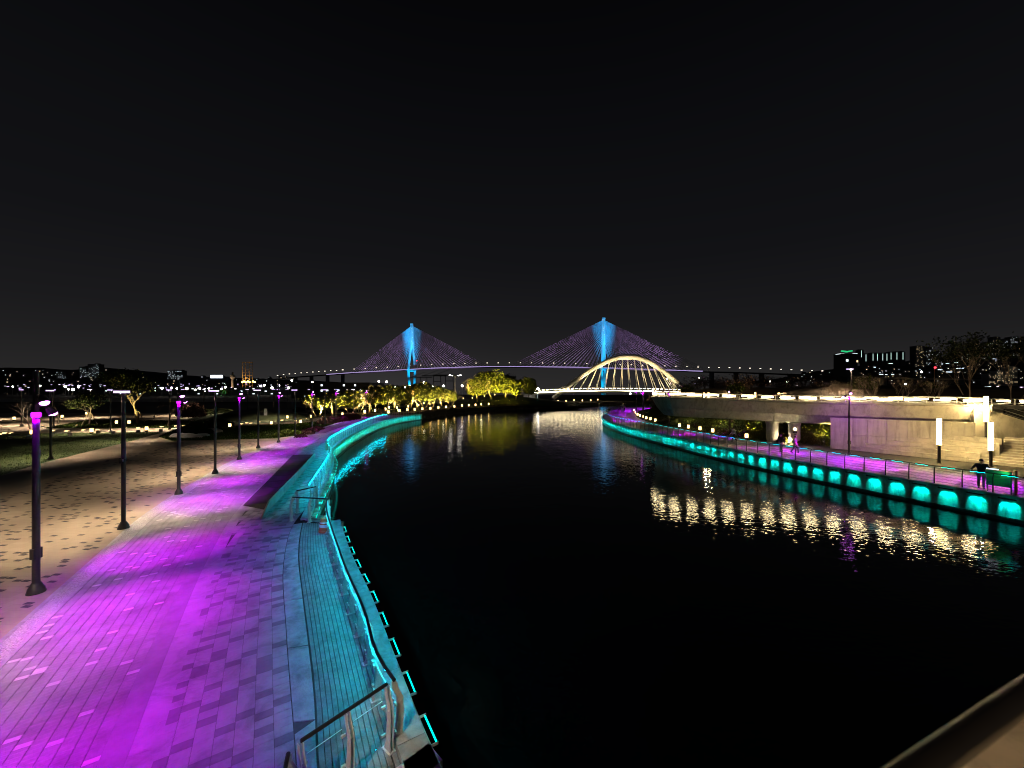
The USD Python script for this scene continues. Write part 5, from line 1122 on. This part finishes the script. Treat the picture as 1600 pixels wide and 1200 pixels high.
# ------------------------------------------------------------------ harbour sheds, towers, lamps at the left
def building(name, label, cx, cy, w, d, h, z0=0.0, wall='dark_build', wins=0, wmat='win_cool', rz=0.0, seed=0, floors=None, group=None, cols=None, roof=True):
    t = thing(name, label, 'building', (cx, cy, z0), rz, 1.0, group)
    MB().box((0, 0, h / 2), (w, d, h)).build(t, 'wall', M[wall])
    if roof: MB().box((0, 0, h + .6), (w + .8, d + .8, 1.2)).box((w * .18, 0, h + 2.2), (w * .3, d * .5, 2.4)).build(t, 'roof', M[wall])
    if wins:
        rg = random.Random(seed); fl = floors or max(2, int(h / 3.6)); co = cols or max(3, int(w / 2.6)); mb = MB()
        for _ in range(int(wins * 2.2)):
            i, j = rg.randrange(co), rg.randrange(fl); mb.box((-w / 2 + (i + .5) * w / co, -d / 2 - .06, (j + .5) * h / fl), (w / co * .34, .1, h / fl * .36))
        mb.build(t, 'lit_windows', M[wmat])
    return t
hills = [(-2600, 1500, 0), ]
def hill(name, uv, Y, depth, seed):
    us = np.array([p[0] for p in uv], float); vs = np.array([p[1] for p in uv], float); u = np.linspace(us[0], us[-1], 120); X = (u - 800) / 600 * Y; z = CAM_H - (PchipInterpolator(us, vs)(u) - 608) * Y / 600
    z = z + 7 * (meshkit.fbm(np.c_[X / 90, np.full(120, seed), X * 0], 4, seed) - .5); mb = MB(); rows = []
    for f, k in ((-.75, -.02), (-.5, .35), (-.25, .75), (0, 1), (.35, .9), (.8, .4)):
        rows.append(np.c_[X, np.full(120, Y + f * depth), np.maximum(z, 1) * k + 4 * (meshkit.fbm(np.c_[X / 60, np.full(120, f * 5 + seed), X * 0], 3, seed) - .5)])
    for a, b in zip(rows[:-1], rows[1:]): mb.band(a, b)
    struct(mb, name, M['hill'], smooth=True); return lambda uu, f: None
hill('hill', [(-420, 571), (-50, 576), (0, 575), (60, 575), (120, 578), (165, 574), (200, 578), (250, 584), (330, 589), (450, 593), (560, 599)], 1600, 620, 3)
hill('hill', [(1230, 592), (1270, 587), (1310, 580), (1340, 573), (1400, 566), (1450, 561), (1500, 557), (1560, 551), (1640, 545), (1850, 540), (2300, 548)], 1500, 620, 5)
struct(MB().poly([(-3000, 1150), (-420, 1290), (-420, 2300), (-3000, 2300)], -3, 1.2), 'far_shore', M['hill'])
struct(MB().poly([(560, 1050), (3200, 700), (3200, 2300), (560, 2300)], -3, 1.2), 'far_shore', M['hill'])
# hillside houses with a lit window or a lamp beside them
hp = {}
def house(kind, label, group, p, sc):
    if kind not in hp:
        t = thing('hillside_house', label, 'house', p, 0, sc, group); MB().box((0, 0, 1.5), (8, 7, 5)).build(t, 'wall', M['dark_build'])
        MB().add([[-4.3, -3.8, 4], [4.3, -3.8, 4], [4.3, 3.8, 4], [-4.3, 3.8, 4], [-4.3, 0, 6.2], [4.3, 0, 6.2]], [[0, 1, 5, 4], [2, 3, 4, 5], [0, 4, 3, 3], [1, 2, 5, 5]]).build(t, 'roof', M['shed'])
        MB().box((kind[1], -3.55, 2.0), (kind[2], .12, kind[3])).build(t, 'lit_window', M[kind[0]]); hp[kind] = t
    else: copy(hp[kind], label, p, R.uniform(-.25, .25), sc, group)
KS = [('win_cool', 0, 2.2, 1.7), ('win_warm', .8, 2.0, 1.7), ('win_cool', -1, 1.5, 1.3), ('win_warm', -.5, 3.4, 1.5), ('road_lamp', .5, 1.3, 1.2)]
for i in range(130):
    u = R.choice([R.uniform(-10, 160), R.uniform(-10, 330), R.uniform(330, 470)]); v = (R.uniform(579, 606) if u < 200 else R.uniform(589, 607)); Y = 1350 - (606 - v) * 6
    house(R.choice(KS + KS[:2]), 'tiny dark house with a lit window scattered over the far left shore hills', 'houses on the far left hills', at(u, v, 1170 + (606 - v) * 8), R.uniform(.8, 1.3))
for i in range(150):
    u = R.uniform(1335, 1606) if i > 26 else R.uniform(1245, 1340); v = R.uniform(565 + max(0, (1430 - u)) * .10, 603) if u > 1335 else R.uniform(583, 600)
    house(R.choice(KS + KS[:2]), 'tiny dark house with a lit window scattered over the far right hillside', 'houses on the far right hillside', at(u, v, 1010 + (606 - v) * 7), R.uniform(.7, 1.15))
# long lit roads and canopies on the right hillside
cn = None
for u, v, w in ((1390, 568, 7), (1476, 568, 11), (1494, 575.5, 8), (1501, 575, 7), (1481, 581, 10), (1467, 577.5, 8), (1375, 584.5, 7), (1383, 585, 4), (1393, 584.5, 5), (1553, 560.5, 14), (1492, 566.5, 6), (1365, 573.5, 4), (1535, 603.5, 8), (1543, 603.8, 7), (1590, 554, 9)):
    p = at(u, v, 960); t = thing('lit_canopy', 'long bright canopy roof glowing among the houses of the right hillside', 'canopy', p, 0, (w * 1.6 / 10, 1, 1), 'lit canopies of the right hillside') if cn is None else None
    if cn is None: MB().box((0, 0, .4), (10, 6, .5)).build(t, 'roof', M['grey_build']); MB().box((0, -2.9, -.55), (9.4, .2, 1.3)).build(t, 'light_band', M['sign_white']); cn = t
    else: copy(cn, None, p, 0, (w * 1.6 / 10, 1, 1))
# right skyline
Yb = 1000
bx0 = at(1308, 592, Yb); tb = building('tower_block', 'dark tower block with a green lit crown on the right skyline', (1321 - 800) / 600 * Yb, Yb, 42, 24, 100 - 6, 2, wins=0)
MB().box((-6, -12.1, 78), (6, .3, 7)).build(tb, 'lit_window', M['win_cool']); MB().box((20, -12.1, 76), (4, .3, 5)).build(tb, 'lit_window', M['win_warm'])
MB().box((-17, -3, 95.2), (9, 16, 1)).box((17, -3, 95.8), (9, 16, 1)).build(tb, 'roof_edge_light', M['win_cool'])
MB().box((-6, -4, 102), (15, 4, 3), 0, .12).box((6, -4, 102.2), (15, 4, 3), 0, -.16).build(tb, 'green_crown', M['green_glow'])
sb = None
for i, (u, v0, v1) in enumerate(((1343, 554.5, 558.5), (1350, 554, 565), (1361, 553, 564), (1368, 553, 564), (1376, 553, 563.5), (1382.5, 553, 564), (1389, 551.5, 562), (1398, 551, 563), (1407.5, 550.5, 563), (1486, 552, 560), (1499.5, 552, 563), (1508, 552, 560))):
    p = at(u, v1 + 9, 1250); h = (v1 + 9 - v0) * 1250 / 600 + 3
    if sb is None or i == 0:
        sb = thing('apartment_slab', 'dark apartment slab with a vertical strip of pale light on its corner', 'building', p, 0, 1.0, 'apartment slabs with light strips'); MB().box((0, 0, 21), (15, 14, 42)).build(sb, 'wall', M['dark_build']); MB().box((0, 0, 43), (11, 10, 3)).build(sb, 'roof', M['dark_build']); MB().box((0, -7.1, 30), (2.0, .3, 22)).build(sb, 'light_strip', M['win_teal'])
    else: copy(sb, None, p, 0, (1, 1, h / 44))
for i, (u, v, w, h, n, lb) in enumerate(((1433, 572, 34, 66, 16, 'tall apartment tower with scattered lit windows left of the slender tree'), (1448, 571, 24, 60, 14, 'apartment tower next to the red signal mast on the skyline'), (1462, 572, 22, 48, 10, 'narrow apartment block right of the signal mast on the skyline'), (1520, 560, 26, 52, 12, 'apartment block behind the slender tree'), (1533, 561, 20, 44, 10, 'apartment block right of the slender tree'), (1543, 558, 22, 50, 10, 'apartment block above the long lit canopy'), (1553, 556, 24, 62, 16, 'tallest block of the right hillside group'), (1565, 556, 22, 54, 12, 'apartment block near the right edge of the skyline'), (1580, 556, 26, 62, 26, 'brightest apartment block close to the right edge'), (1593, 556, 24, 58, 12, 'apartment block at the right edge behind the slender tree'))):
    p = at(u, v, 1300); building('apartment_tower', lb, p[0], p[1], w, 16, h, p[2], 'dark_build', n, 'win_cool' if i % 3 else 'win_warm', seed=i + 3)
for i, (u, v, w, h, n, lb) in enumerate(((1562, 603, 44, 48, 18, 'grey mid rise block low on the right hillside'), (1577, 603, 30, 62, 12, 'grey slab with vertical ribs low at the right edge'), (1545, 601, 26, 34, 8, 'low dark block left of the grey mid rise'))):
    p = at(u, v, 900); building('mid_rise_block', lb, p[0], p[1], w * .7, 14, h * .7, p[2], 'grey_build', n, 'win_warm', seed=i + 40)
sm = thing('signal_mast', 'tall thin lattice mast with a red lamp behind the overpass', 'mast', (*(np.array(at(1460, 600, 300))[:2]), 3)); MB().tube([(0, 0, 0), (0, 0, 20.4)], .32, 4).build(sm, 'mast', M['steel_orange'])
for k in range(9): MB().box((0, 0, 2 + 2.1 * k), (1.1, .12, .12)).build(sm, 'rung', M['steel_orange'])
MB().tm(trimesh.creation.icosphere(1, .75).apply_translation((0, -.6, 20.0))).build(sm, 'red_lamp', M['red_glow'])
# left skyline
for u, v, w, h, n, lb in ((150, 590, 34, 40, 14, 'broad tower block with few lit windows on the left skyline'), (134, 589, 22, 30, 8, 'lower block left of the broad tower on the left skyline'), (272, 594, 26, 28, 14, 'block with a scatter of white windows behind the second purple post'), (284, 594, 18, 28, 10, 'narrow block with white windows right of the second purple post'), (100, 592, 30, 22, 6, 'low block among the hillside lights at far left')):
    p = at(u, v, 1180); building('tower_block', lb, p[0], p[1], w, 16, h, p[2], 'dark_build', n, seed=int(u))
p = at(342, 596, 800); t = building('sign_building', 'low dark building carrying a bright white lit sign', p[0], p[1], 34, 12, 8, p[2], 'dark_build'); MB().box((0, -6.4, 10), (26, .6, 6.5)).build(t, 'lit_sign', M['sign_white'])
p = at(363.5, 605, 500); t = thing('beacon_tower', 'pale slender tower with a flared top beside the lit sign', 'tower', (p[0], p[1], 0)); MB().lathe([(0, 0), (1.9, 0), (1.5, 4), (1.5, 19), (2.9, 21.5), (2.9, 24), (1.2, 24.4), (1.1, 28), (0, 28.6)], n=12).build(t, 'shaft', M['conc_warm']); MB().lathe([(2.95, 21.8), (3.2, 22), (3.2, 22.5), (2.95, 22.7)], n=12).build(t, 'gallery', M['coping'])
spotlight('beacon_flood', (p[0] - 3, p[1] - 12, 2), (p[0], p[1], 15), 4200, (1.0, .66, .38), 100)
p = at(386.5, 604, 460); t = thing('lattice_tower', 'orange lit twin lattice tower frame with a glowing lamp cluster', 'tower', (p[0], p[1], 0))
for x in (-6.2, -2.2, 2.2, 6.2): MB().tube([(x, 0, 0), (x, 0, 38)], .28, 4).build(t, 'column', M['steel_orange'])
for z in np.arange(3, 38.5, 3.9): MB().box((0, 0, z), (12.6, .3, .22)).build(t, 'crossbar', M['steel_orange'])
for z in (37.9,): MB().box((0, 0, z + .6), (13, .8, .5)).build(t, 'top_beam', M['steel_orange'])
for k in range(7): MB().tm(trimesh.creation.icosphere(1, 1.0).apply_translation((-5 + 2.2 * k if k < 5 else 8 + 2 * (k - 5), -1.5, 14.5 + .9 * (k % 2)))).build(t, 'lamp', M['orange_glow'])
spotlight('lattice_glow', (p[0], p[1] - 4, 15), (p[0], p[1], 30), 3200, (1.0, .5, .1), 60)
p = at(345, 612, 330); gt = copy(yt, 'small tree tinted green beside the lit sign building', (p[0], p[1], 0), .5, (3.2, 3.2, 1.7)); spotlight('green_glow', (p[0] - 1, p[1] - 5, 1), (p[0], p[1], 4), 900, (.15, 1.0, .3), 90)
for x0, x1, Y, h, lb in ((-142, -92, 262, 10.5, 'long dark flat roofed shed behind the yellow lit trees'), (-340, -250, 420, 8, 'long low hall behind the left park lamps'), (-420, -350, 410, 9, 'low dark hall at the far left behind the lawn')):
    building('shed', lb, (x0 + x1) / 2, Y, x1 - x0, 30, h, 0, 'shed', 8, 'win_cool', seed=int(Y), floors=3, cols=14, roof=False)
dm = None
for u in (580, 593):
    p = at(u, 606, 215)
    if dm is None: dm = thing('dome_tent', 'pale round dome tent glowing yellow above the lit trees', 'tent', (p[0], p[1], 5.2), 0, 1.0, 'dome tents'); MB().lathe([(1.7, 0), (1.7, 1.4), (1.5, 2.4), (1.0, 3.1), (.4, 3.5), (0, 3.6)], n=14).build(dm, 'canopy', M['conc_warm'], smooth=True); MB().lathe([(0, -5.2), (.5, -5.2), (.5, 0), (0, 0)], n=8).build(dm, 'stand', M['dark_metal'])
    else: copy(dm, None, (p[0], p[1], 5.2))
spotlight('tent_flood', (-76, 205, 4), (-77, 215, 7), 1000, (1.0, .7, .2), 110)
# park wall and road barrier far left
wlf = thing('park_wall', 'long pale low wall beyond the trees at the far left', 'wall')
for k in range(18): MB().box((-330 + 13.02 * k, 186 + .1 * k, .75), (13.0, .4, 1.7)).build(wlf, 'wall_panel', M['coping'])
# yard lamps
yl_ = None
for u, v, Y in ((592, 596, 300), (597, 601.5, 290), (604, 596.5, 310), (662.5, 597.5, 300), (676, 604, 240), (693, 603, 240), (640, 603, 240), (451, 606, 330), (456, 594.5, 420), (468, 602, 330), (488, 597, 330), (413, 602, 380), (407, 603.5, 380), (436, 602.5, 360), (425, 606, 360), (305, 609, 300), (312, 606.5, 320), (326, 607, 320), (346, 608, 320), (352, 605, 330), (268, 606, 330), (277, 607, 330), (292, 607, 300), (253, 606.5, 320), (102, 604, 330), (107, 608.5, 320), (114, 608.5, 320), (62, 603, 380), (20, 604, 380), (123, 605, 360), (722, 603, 260), (752, 602.5, 260), (617, 604, 240), (633, 606, 230), (985, 615, 300), (979, 618, 290), (1042, 592.5, 420), (1092, 590.5, 420), (1203, 596, 420), (1230, 597, 420), (1440, 581, 420), (1415, 600, 330)):
    p = at(u, v, Y)
    if yl_ is None:
        yl_ = thing('yard_lamp', 'bright white lamp on a thin mast among the distant harbour lights', 'lamp', (p[0], p[1], p[2]), 0, 1.0, 'distant harbour lamps'); MB().tube([(0, 0, -12), (0, 0, 0)], .12, 5).build(yl_, 'mast', M['grey_build']); MB().tm(trimesh.creation.icosphere(1, .85)).build(yl_, 'lamp', M['flood'])
    else: copy(yl_, None, (p[0], p[1], p[2]), 0, R.uniform(.6, 1.15) * Y / 320)
dv = None
for i in range(58):
    u, Y = R.uniform(-12, 470), R.uniform(240, 520); v = R.uniform(600, 607.5); p = at(u, v, Y)
    if dv is None:
        dv = thing('violet_street_lamp', 'small violet white street lamp among the distant harbour roads at left', 'street lamp', (p[0], p[1], p[2]), 0, 1.0, 'distant violet street lamps'); MB().tube([(0, 0, -9), (0, 0, 0)], .1, 5).build(dv, 'mast', M['grey_build']); MB().box((0, 0, .1), (1.7, .8, .45)).build(dv, 'lamp_head', M['lamp_white'])
    else: copy(dv, None, (p[0], p[1], p[2]), R.uniform(0, 3), R.uniform(.5, 1.0) * Y / 380)
tw = thing('twin_street_lamp', 'tall twin armed street lamp with two warm heads above the far trees', 'street lamp', (*at(711, 620, 165)[:2], 0)); MB().tube([(0, 0, 0), (0, 0, 11.6)], .11, 8).build(tw, 'pole', M['pale_metal'])
for sg in (-1, 1): MB().tube([(0, 0, 11.5), (sg * .6, 0, 12.0), (sg * 1.5, 0, 12.1)], .06, 5).build(tw, 'arm', M['pale_metal']); MB().box((sg * 1.9, 0, 12.1), (1.4, .4, .3), 0, -sg * .2).build(tw, 'lamp_head', M['flood'])
bl_ = thing('flood_mast', 'bright white floodlight mast at the left end of the arch bridge', 'street lamp', (*at(840, 620, 188)[:2], 0)); MB().tube([(0, 0, 0), (0, 0, 6.2)], .1, 8).build(bl_, 'mast', M['pale_metal']); MB().tm(trimesh.creation.icosphere(2, .8).apply_translation((0, 0, 6.2))).build(bl_, 'lamp', M['flood'])
spotlight('mast_glow', (*at(840, 620, 186)[:2], 6.3), (12, 188, 0), 900, (.85, .95, 1.0), 60)
# harbour cranes, dark against the sky
cr = None
for u, s in ((662, 1.0), (683, 1.1), (702, 1.15)):
    p = at(u, 604, 900)
    if cr is None:
        cr = thing('harbour_crane', 'dark gantry crane standing under the far bridge deck', 'crane', (p[0], p[1], 0), 0, s, 'gantry cranes under the far bridge')
        for x in (-9, 9): MB().tube([(x, 0, 0), (x * .8, 0, 34)], .7, 4).build(cr, 'leg', M['dark_build'])
        MB().box((0, 0, 22), (17, .9, 1.2)).build(cr, 'cross_beam', M['dark_build']); MB().box((-6, 0, 34), (52, 2.2, 1.8)).build(cr, 'boom', M['dark_build']); MB().tube([(6, 0, 34), (2, 0, 46), (-28, 0, 34.5)], .35, 4).build(cr, 'stay', M['dark_build'])
    else: copy(cr, None, (p[0], p[1], 0), .1, s)

# ------------------------------------------------------------------ people
def person(label, loc, rz, top, legs, shoes='shoe', hair='hair', cap=False, pose='walk', h=1.72, bare=False, group=None, bag=None):
    """one skinned figure facing local -y; clothes are close shells over the body"""
    k = h / 1.72; J = {}
    J['pel'] = (0, 0, .93); J['ch'] = (0, .01, 1.28); J['neck'] = (0, .0, 1.46); J['head'] = (0, -.015, 1.60)
    for sg, n in ((-1, 'L'), (1, 'R')):
        J['hip' + n] = (sg * .095, 0, .90); J['sh' + n] = (sg * .185, .01, 1.40)
        st = sg * (.20 if pose == 'walk' else .03)
        J['kn' + n] = (sg * .10, -.04 + (-st * .7), .50); J['an' + n] = (sg * .10, .02 - st * 1.25 + (.06 if st < 0 else 0), .09)
        if pose == 'lean': J['el' + n] = (sg * .33, -.05, 1.17); J['ha' + n] = (sg * .40, -.30, 1.09)
        else: J['el' + n] = (sg * .235, .03 + st * .35, 1.13); J['ha' + n] = (sg * .25, -.06 + st * .95, .90)
    J = {a: np.array(b) * k for a, b in J.items()}
    def bone(a, b, ra, rb, n=10):
        s = [m3.Manifold.sphere(r, n).translate(tuple(map(float, p))) for p, r in ((a, ra), (b, rb))]; return m3.Manifold.batch_hull(s)
    def ell(c, r): return m3.Manifold.sphere(1.0, 14).scale(tuple(r)).translate(tuple(map(float, c)))
    def group_(parts): return m3.Manifold.batch_boolean(parts, m3.OpType.Add)
    body = [m3.Manifold.batch_hull([ell(J['pel'], (.155, .105, .10)), ell((0, 0, 1.08 * k), (.135, .095, .08))]), m3.Manifold.batch_hull([ell((0, 0, 1.08 * k), (.135, .095, .08)), ell(J['ch'], (.165, .11, .12)), ell(J['shL'], (.06, .06, .05)), ell(J['shR'], (.06, .06, .05))]),
            bone(J['neck'] - [0, 0, .06], J['head'], .055, .05), ell(J['head'], (.077, .095, .115)), ell(J['head'] + [0, -.098, -.01], (.014, .02, .022)), ell(J['head'] + [0, -.035, -.075], (.055, .055, .045))]
    for n in 'LR':
        sg = -1 if n == 'L' else 1
        body += [ell(J['head'] + [sg * .078, .005, -.005], (.012, .022, .032)), ell(J['head'] + [sg * .03, -.088, .015], (.014, .01, .009))]
        body += [bone(J['hip' + n], J['kn' + n], .085, .056), bone(J['kn' + n], J['an' + n], .056, .04), bone(J['an' + n] + [0, .02, -.05], J['an' + n] + [0, -.15, -.06], .036, .028)]
        body += [bone(J['sh' + n], J['el' + n], .052, .042), bone(J['el' + n], J['ha' + n], .04, .028)]
        d = J['ha' + n] - J['el' + n]; d /= np.linalg.norm(d); pal = J['ha' + n] + d * .06; side = np.cross(d, [0, 0, 1.0] if abs(d[2]) < .8 else [1.0, 0, 0]); side /= np.linalg.norm(side); body += [bone(J['ha' + n], pal, .027, .03)]
        for fi in range(4):
            r0 = pal + side * (.012 * (fi - 1.5) * 1.6); L = (.066, .076, .072, .056)[fi]; kk = r0 + d * L * .6; body += [bone(r0, kk, .0095, .009, 6), bone(kk, kk + (d * .7 + np.array([0, -.45, -.1])) * L * .55, .009, .0075, 6)]
        body += [bone(J['ha' + n] + d * .02 + side * .02, pal + side * .045 + d * .01, .012, .009, 6)]
    def sm(man, L, it):
        m = man.refine_to_length(L).to_mesh(); t = trimesh.Trimesh(m.vert_properties[:, :3], m.tri_verts, process=True); trimesh.smoothing.filter_taubin(t, iterations=it); return MB().tm(t)
    t = thing('person', label, 'person', loc, rz, 1.0, group)
    b = sm(group_(body), .035, 5).build(t, 'body', M['skin'], smooth=True)
    tops = [m3.Manifold.batch_hull([ell((0, 0, .92 * k), (.175, .125, .07)), ell((0, 0, 1.1 * k), (.16, .115, .08))]), m3.Manifold.batch_hull([ell((0, 0, 1.1 * k), (.16, .115, .08)), ell(J['ch'], (.185, .13, .13)), ell(J['shL'], (.075, .075, .06)), ell(J['shR'], (.075, .075, .06))])]
    for n in 'LR': tops += [bone(J['sh' + n], J['el' + n], .068, .056)] + ([] if bare else [bone(J['el' + n], J['ha' + n] * .94 + J['el' + n] * .06, .055, .042)])
    sm(group_(tops), .04, 4).build(t, 'jacket', M[top], smooth=True)
    tr = [m3.Manifold.batch_hull([ell((0, 0, .95 * k), (.165, .115, .06)), ell(J['hipL'], (.09, .095, .09)), ell(J['hipR'], (.09, .095, .09))])]
    for n in 'LR': tr += [bone(J['hip' + n], J['kn' + n], .098, .07), bone(J['kn' + n], J['an' + n] + [0, 0, .02], .068, .055)]
    sm(group_(tr), .04, 4).build(t, 'trousers', M[legs], smooth=True)
    for n in 'LR': sm(m3.Manifold.batch_hull([ell(J['an' + n] + [0, .03, -.045], (.042, .05, .042)), ell(J['an' + n] + [0, -.15, -.06], (.038, .05, .03))]), .04, 2).build(t, 'shoe', M[shoes], smooth=True)
    hd = ell(J['head'] + [0, .018, .028], (.088, .102, .108)) - ell(J['head'] + [0, -.09, -.05], (.08, .075, .10))
    sm(hd, .04, 2).build(t, 'hair', M[hair], smooth=True)
    if cap: sm(group_([ell(J['head'] + [0, .0, .07], (.095, .112, .075)), ell(J['head'] + [0, -.12, .065], (.07, .075, .014))]), .04, 2).build(t, 'cap', M['cloth_black'], smooth=True)
    if bag: sm(m3.Manifold.batch_hull([ell((0, .17 * k, 1.32 * k), (.14, .06, .12)), ell((0, .18 * k, 1.08 * k), (.15, .08, .12))]), .05, 2).build(t, 'backpack', M[bag], smooth=True)
    return t
person('person in a black jacket and grey trousers walking in front of the left overpass column', (26.6, 38.0, 0), -1.2, 'cloth_black', 'cloth_grey', h=1.76)
person('person in a lilac shirt walking toward the camera beside the right overpass column', (27.6, 37.4, 0), .45, 'cloth_purple', 'cloth_grey', h=1.66, bare=True)
person('person in a white top and dark trousers walking under the overpass beside a bollard', (26.1, 45.2, 0), -1.7, 'cloth_white', 'cloth_black', h=1.72)
person('man in a dark cap and dark jacket leaning with both arms on the right railing', (29.45, 24.1, 0), -.85, 'cloth_black', 'cloth_grey', cap=True, pose='lean', h=1.80)
person('person in dark clothes walking at the railing side of the far bend', (23.9, 94.2, 0), 2.8, 'cloth_black', 'cloth_grey', h=1.72)
person('person in dark clothes walking in the middle of the far bend', (26.6, 95.5, 0), 3.0, 'cloth_black', 'cloth_blue', h=1.74)
person('person in a navy coat at the far railing, left of a pair', (31.0, 109.6, 0), 2.0, 'cloth_blue', 'cloth_black', pose='stand', h=1.74)
person('person in a lilac coat at the far railing, right of a pair', (32.3, 110.2, 0), 2.4, 'cloth_purple', 'cloth_blue', pose='stand', h=1.68)

# ------------------------------------------------------------------ the bridge the picture is taken from: deck edge, handrail, lamp
vb = thing('viewing_bridge', 'concrete deck edge of the bridge under the camera, bottom right', 'footbridge')
b0, b1 = np.array([-1.6, .2]), np.array([6.5, 3.65]); bd = (b1 - b0) / np.linalg.norm(b1 - b0); bn = np.array([-bd[1], bd[0]])
for k in range(6):
    a, b = b0 + bd * 1.46 * k, b0 + bd * (1.46 * k + 1.45); MB().poly([tuple(a), tuple(b), tuple(b - bn * 4), tuple(a - bn * 4)], 3.9, 4.6).build(vb, 'deck_slab', M['conc_warm'])
br = thing('bridge_handrail', 'dark blurred handrail crossing the bottom right corner close to the camera', 'railing')
r0, r1 = np.array([.32, .555]), np.array([3.6, 1.89]); P = [np.r_[r0 + (r1 - r0) * f, 5.46] for f in np.linspace(0, 1, 12)]
MB().tube(P, .027, 20).build(br, 'handrail', M['rail_black'], smooth=True)
for f in (.97,): q = r0 + (r1 - r0) * f; MB().box((q[0], q[1], 5.0), (.05, .05, .85), .38).build(br, 'post', M['black_metal'])
lp = thing('bridge_lamp', 'warm lamp on a short post on the bridge behind the camera', 'lamp post', (2.6, -2.2, 4.6)); MB().lathe([(0, 0), (.12, 0), (.12, .05), (.06, .1), (.05, 2.6), (0, 2.6)], n=12).build(lp, 'post', M['dark_metal']); MB().lathe([(0, 2.62), (.16, 2.62), (.16, 2.72), (0, 2.72)], n=14).build(lp, 'lamp_head', M['flood'])
spotlight('bridge_lamp_glow', (2.6, -2.2, 7.1), (2.6, 2, 4.6), 200, (1.0, .66, .34), 50)
lp2 = thing('bridge_lamp', 'added warm lamp on a tall post behind the camera, lighting the near railing posts', 'lamp post', (-4.4, -1.6, -.05)); MB().lathe([(0, 0), (.14, 0), (.14, .05), (.07, .1), (.05, 8.0), (0, 8.0)], n=12).build(lp2, 'post', M['dark_metal']); MB().box((0, .12, 8.05), (.3, .4, .1)).build(lp2, 'lamp_head', M['dark_metal']); MB().lathe([(0, 7.92), (.1, 7.92), (.1, 7.99), (0, 7.99)], n=12).build(lp2, 'lens', M['flood'])  # second lamp post, added to warm the near railing posts
spotlight('bridge_lamp_glow', (-4.4, -1.45, 7.85), (-2.35, 6.2, .8), 1100, (1.0, .80, .58), 6, 1.0)
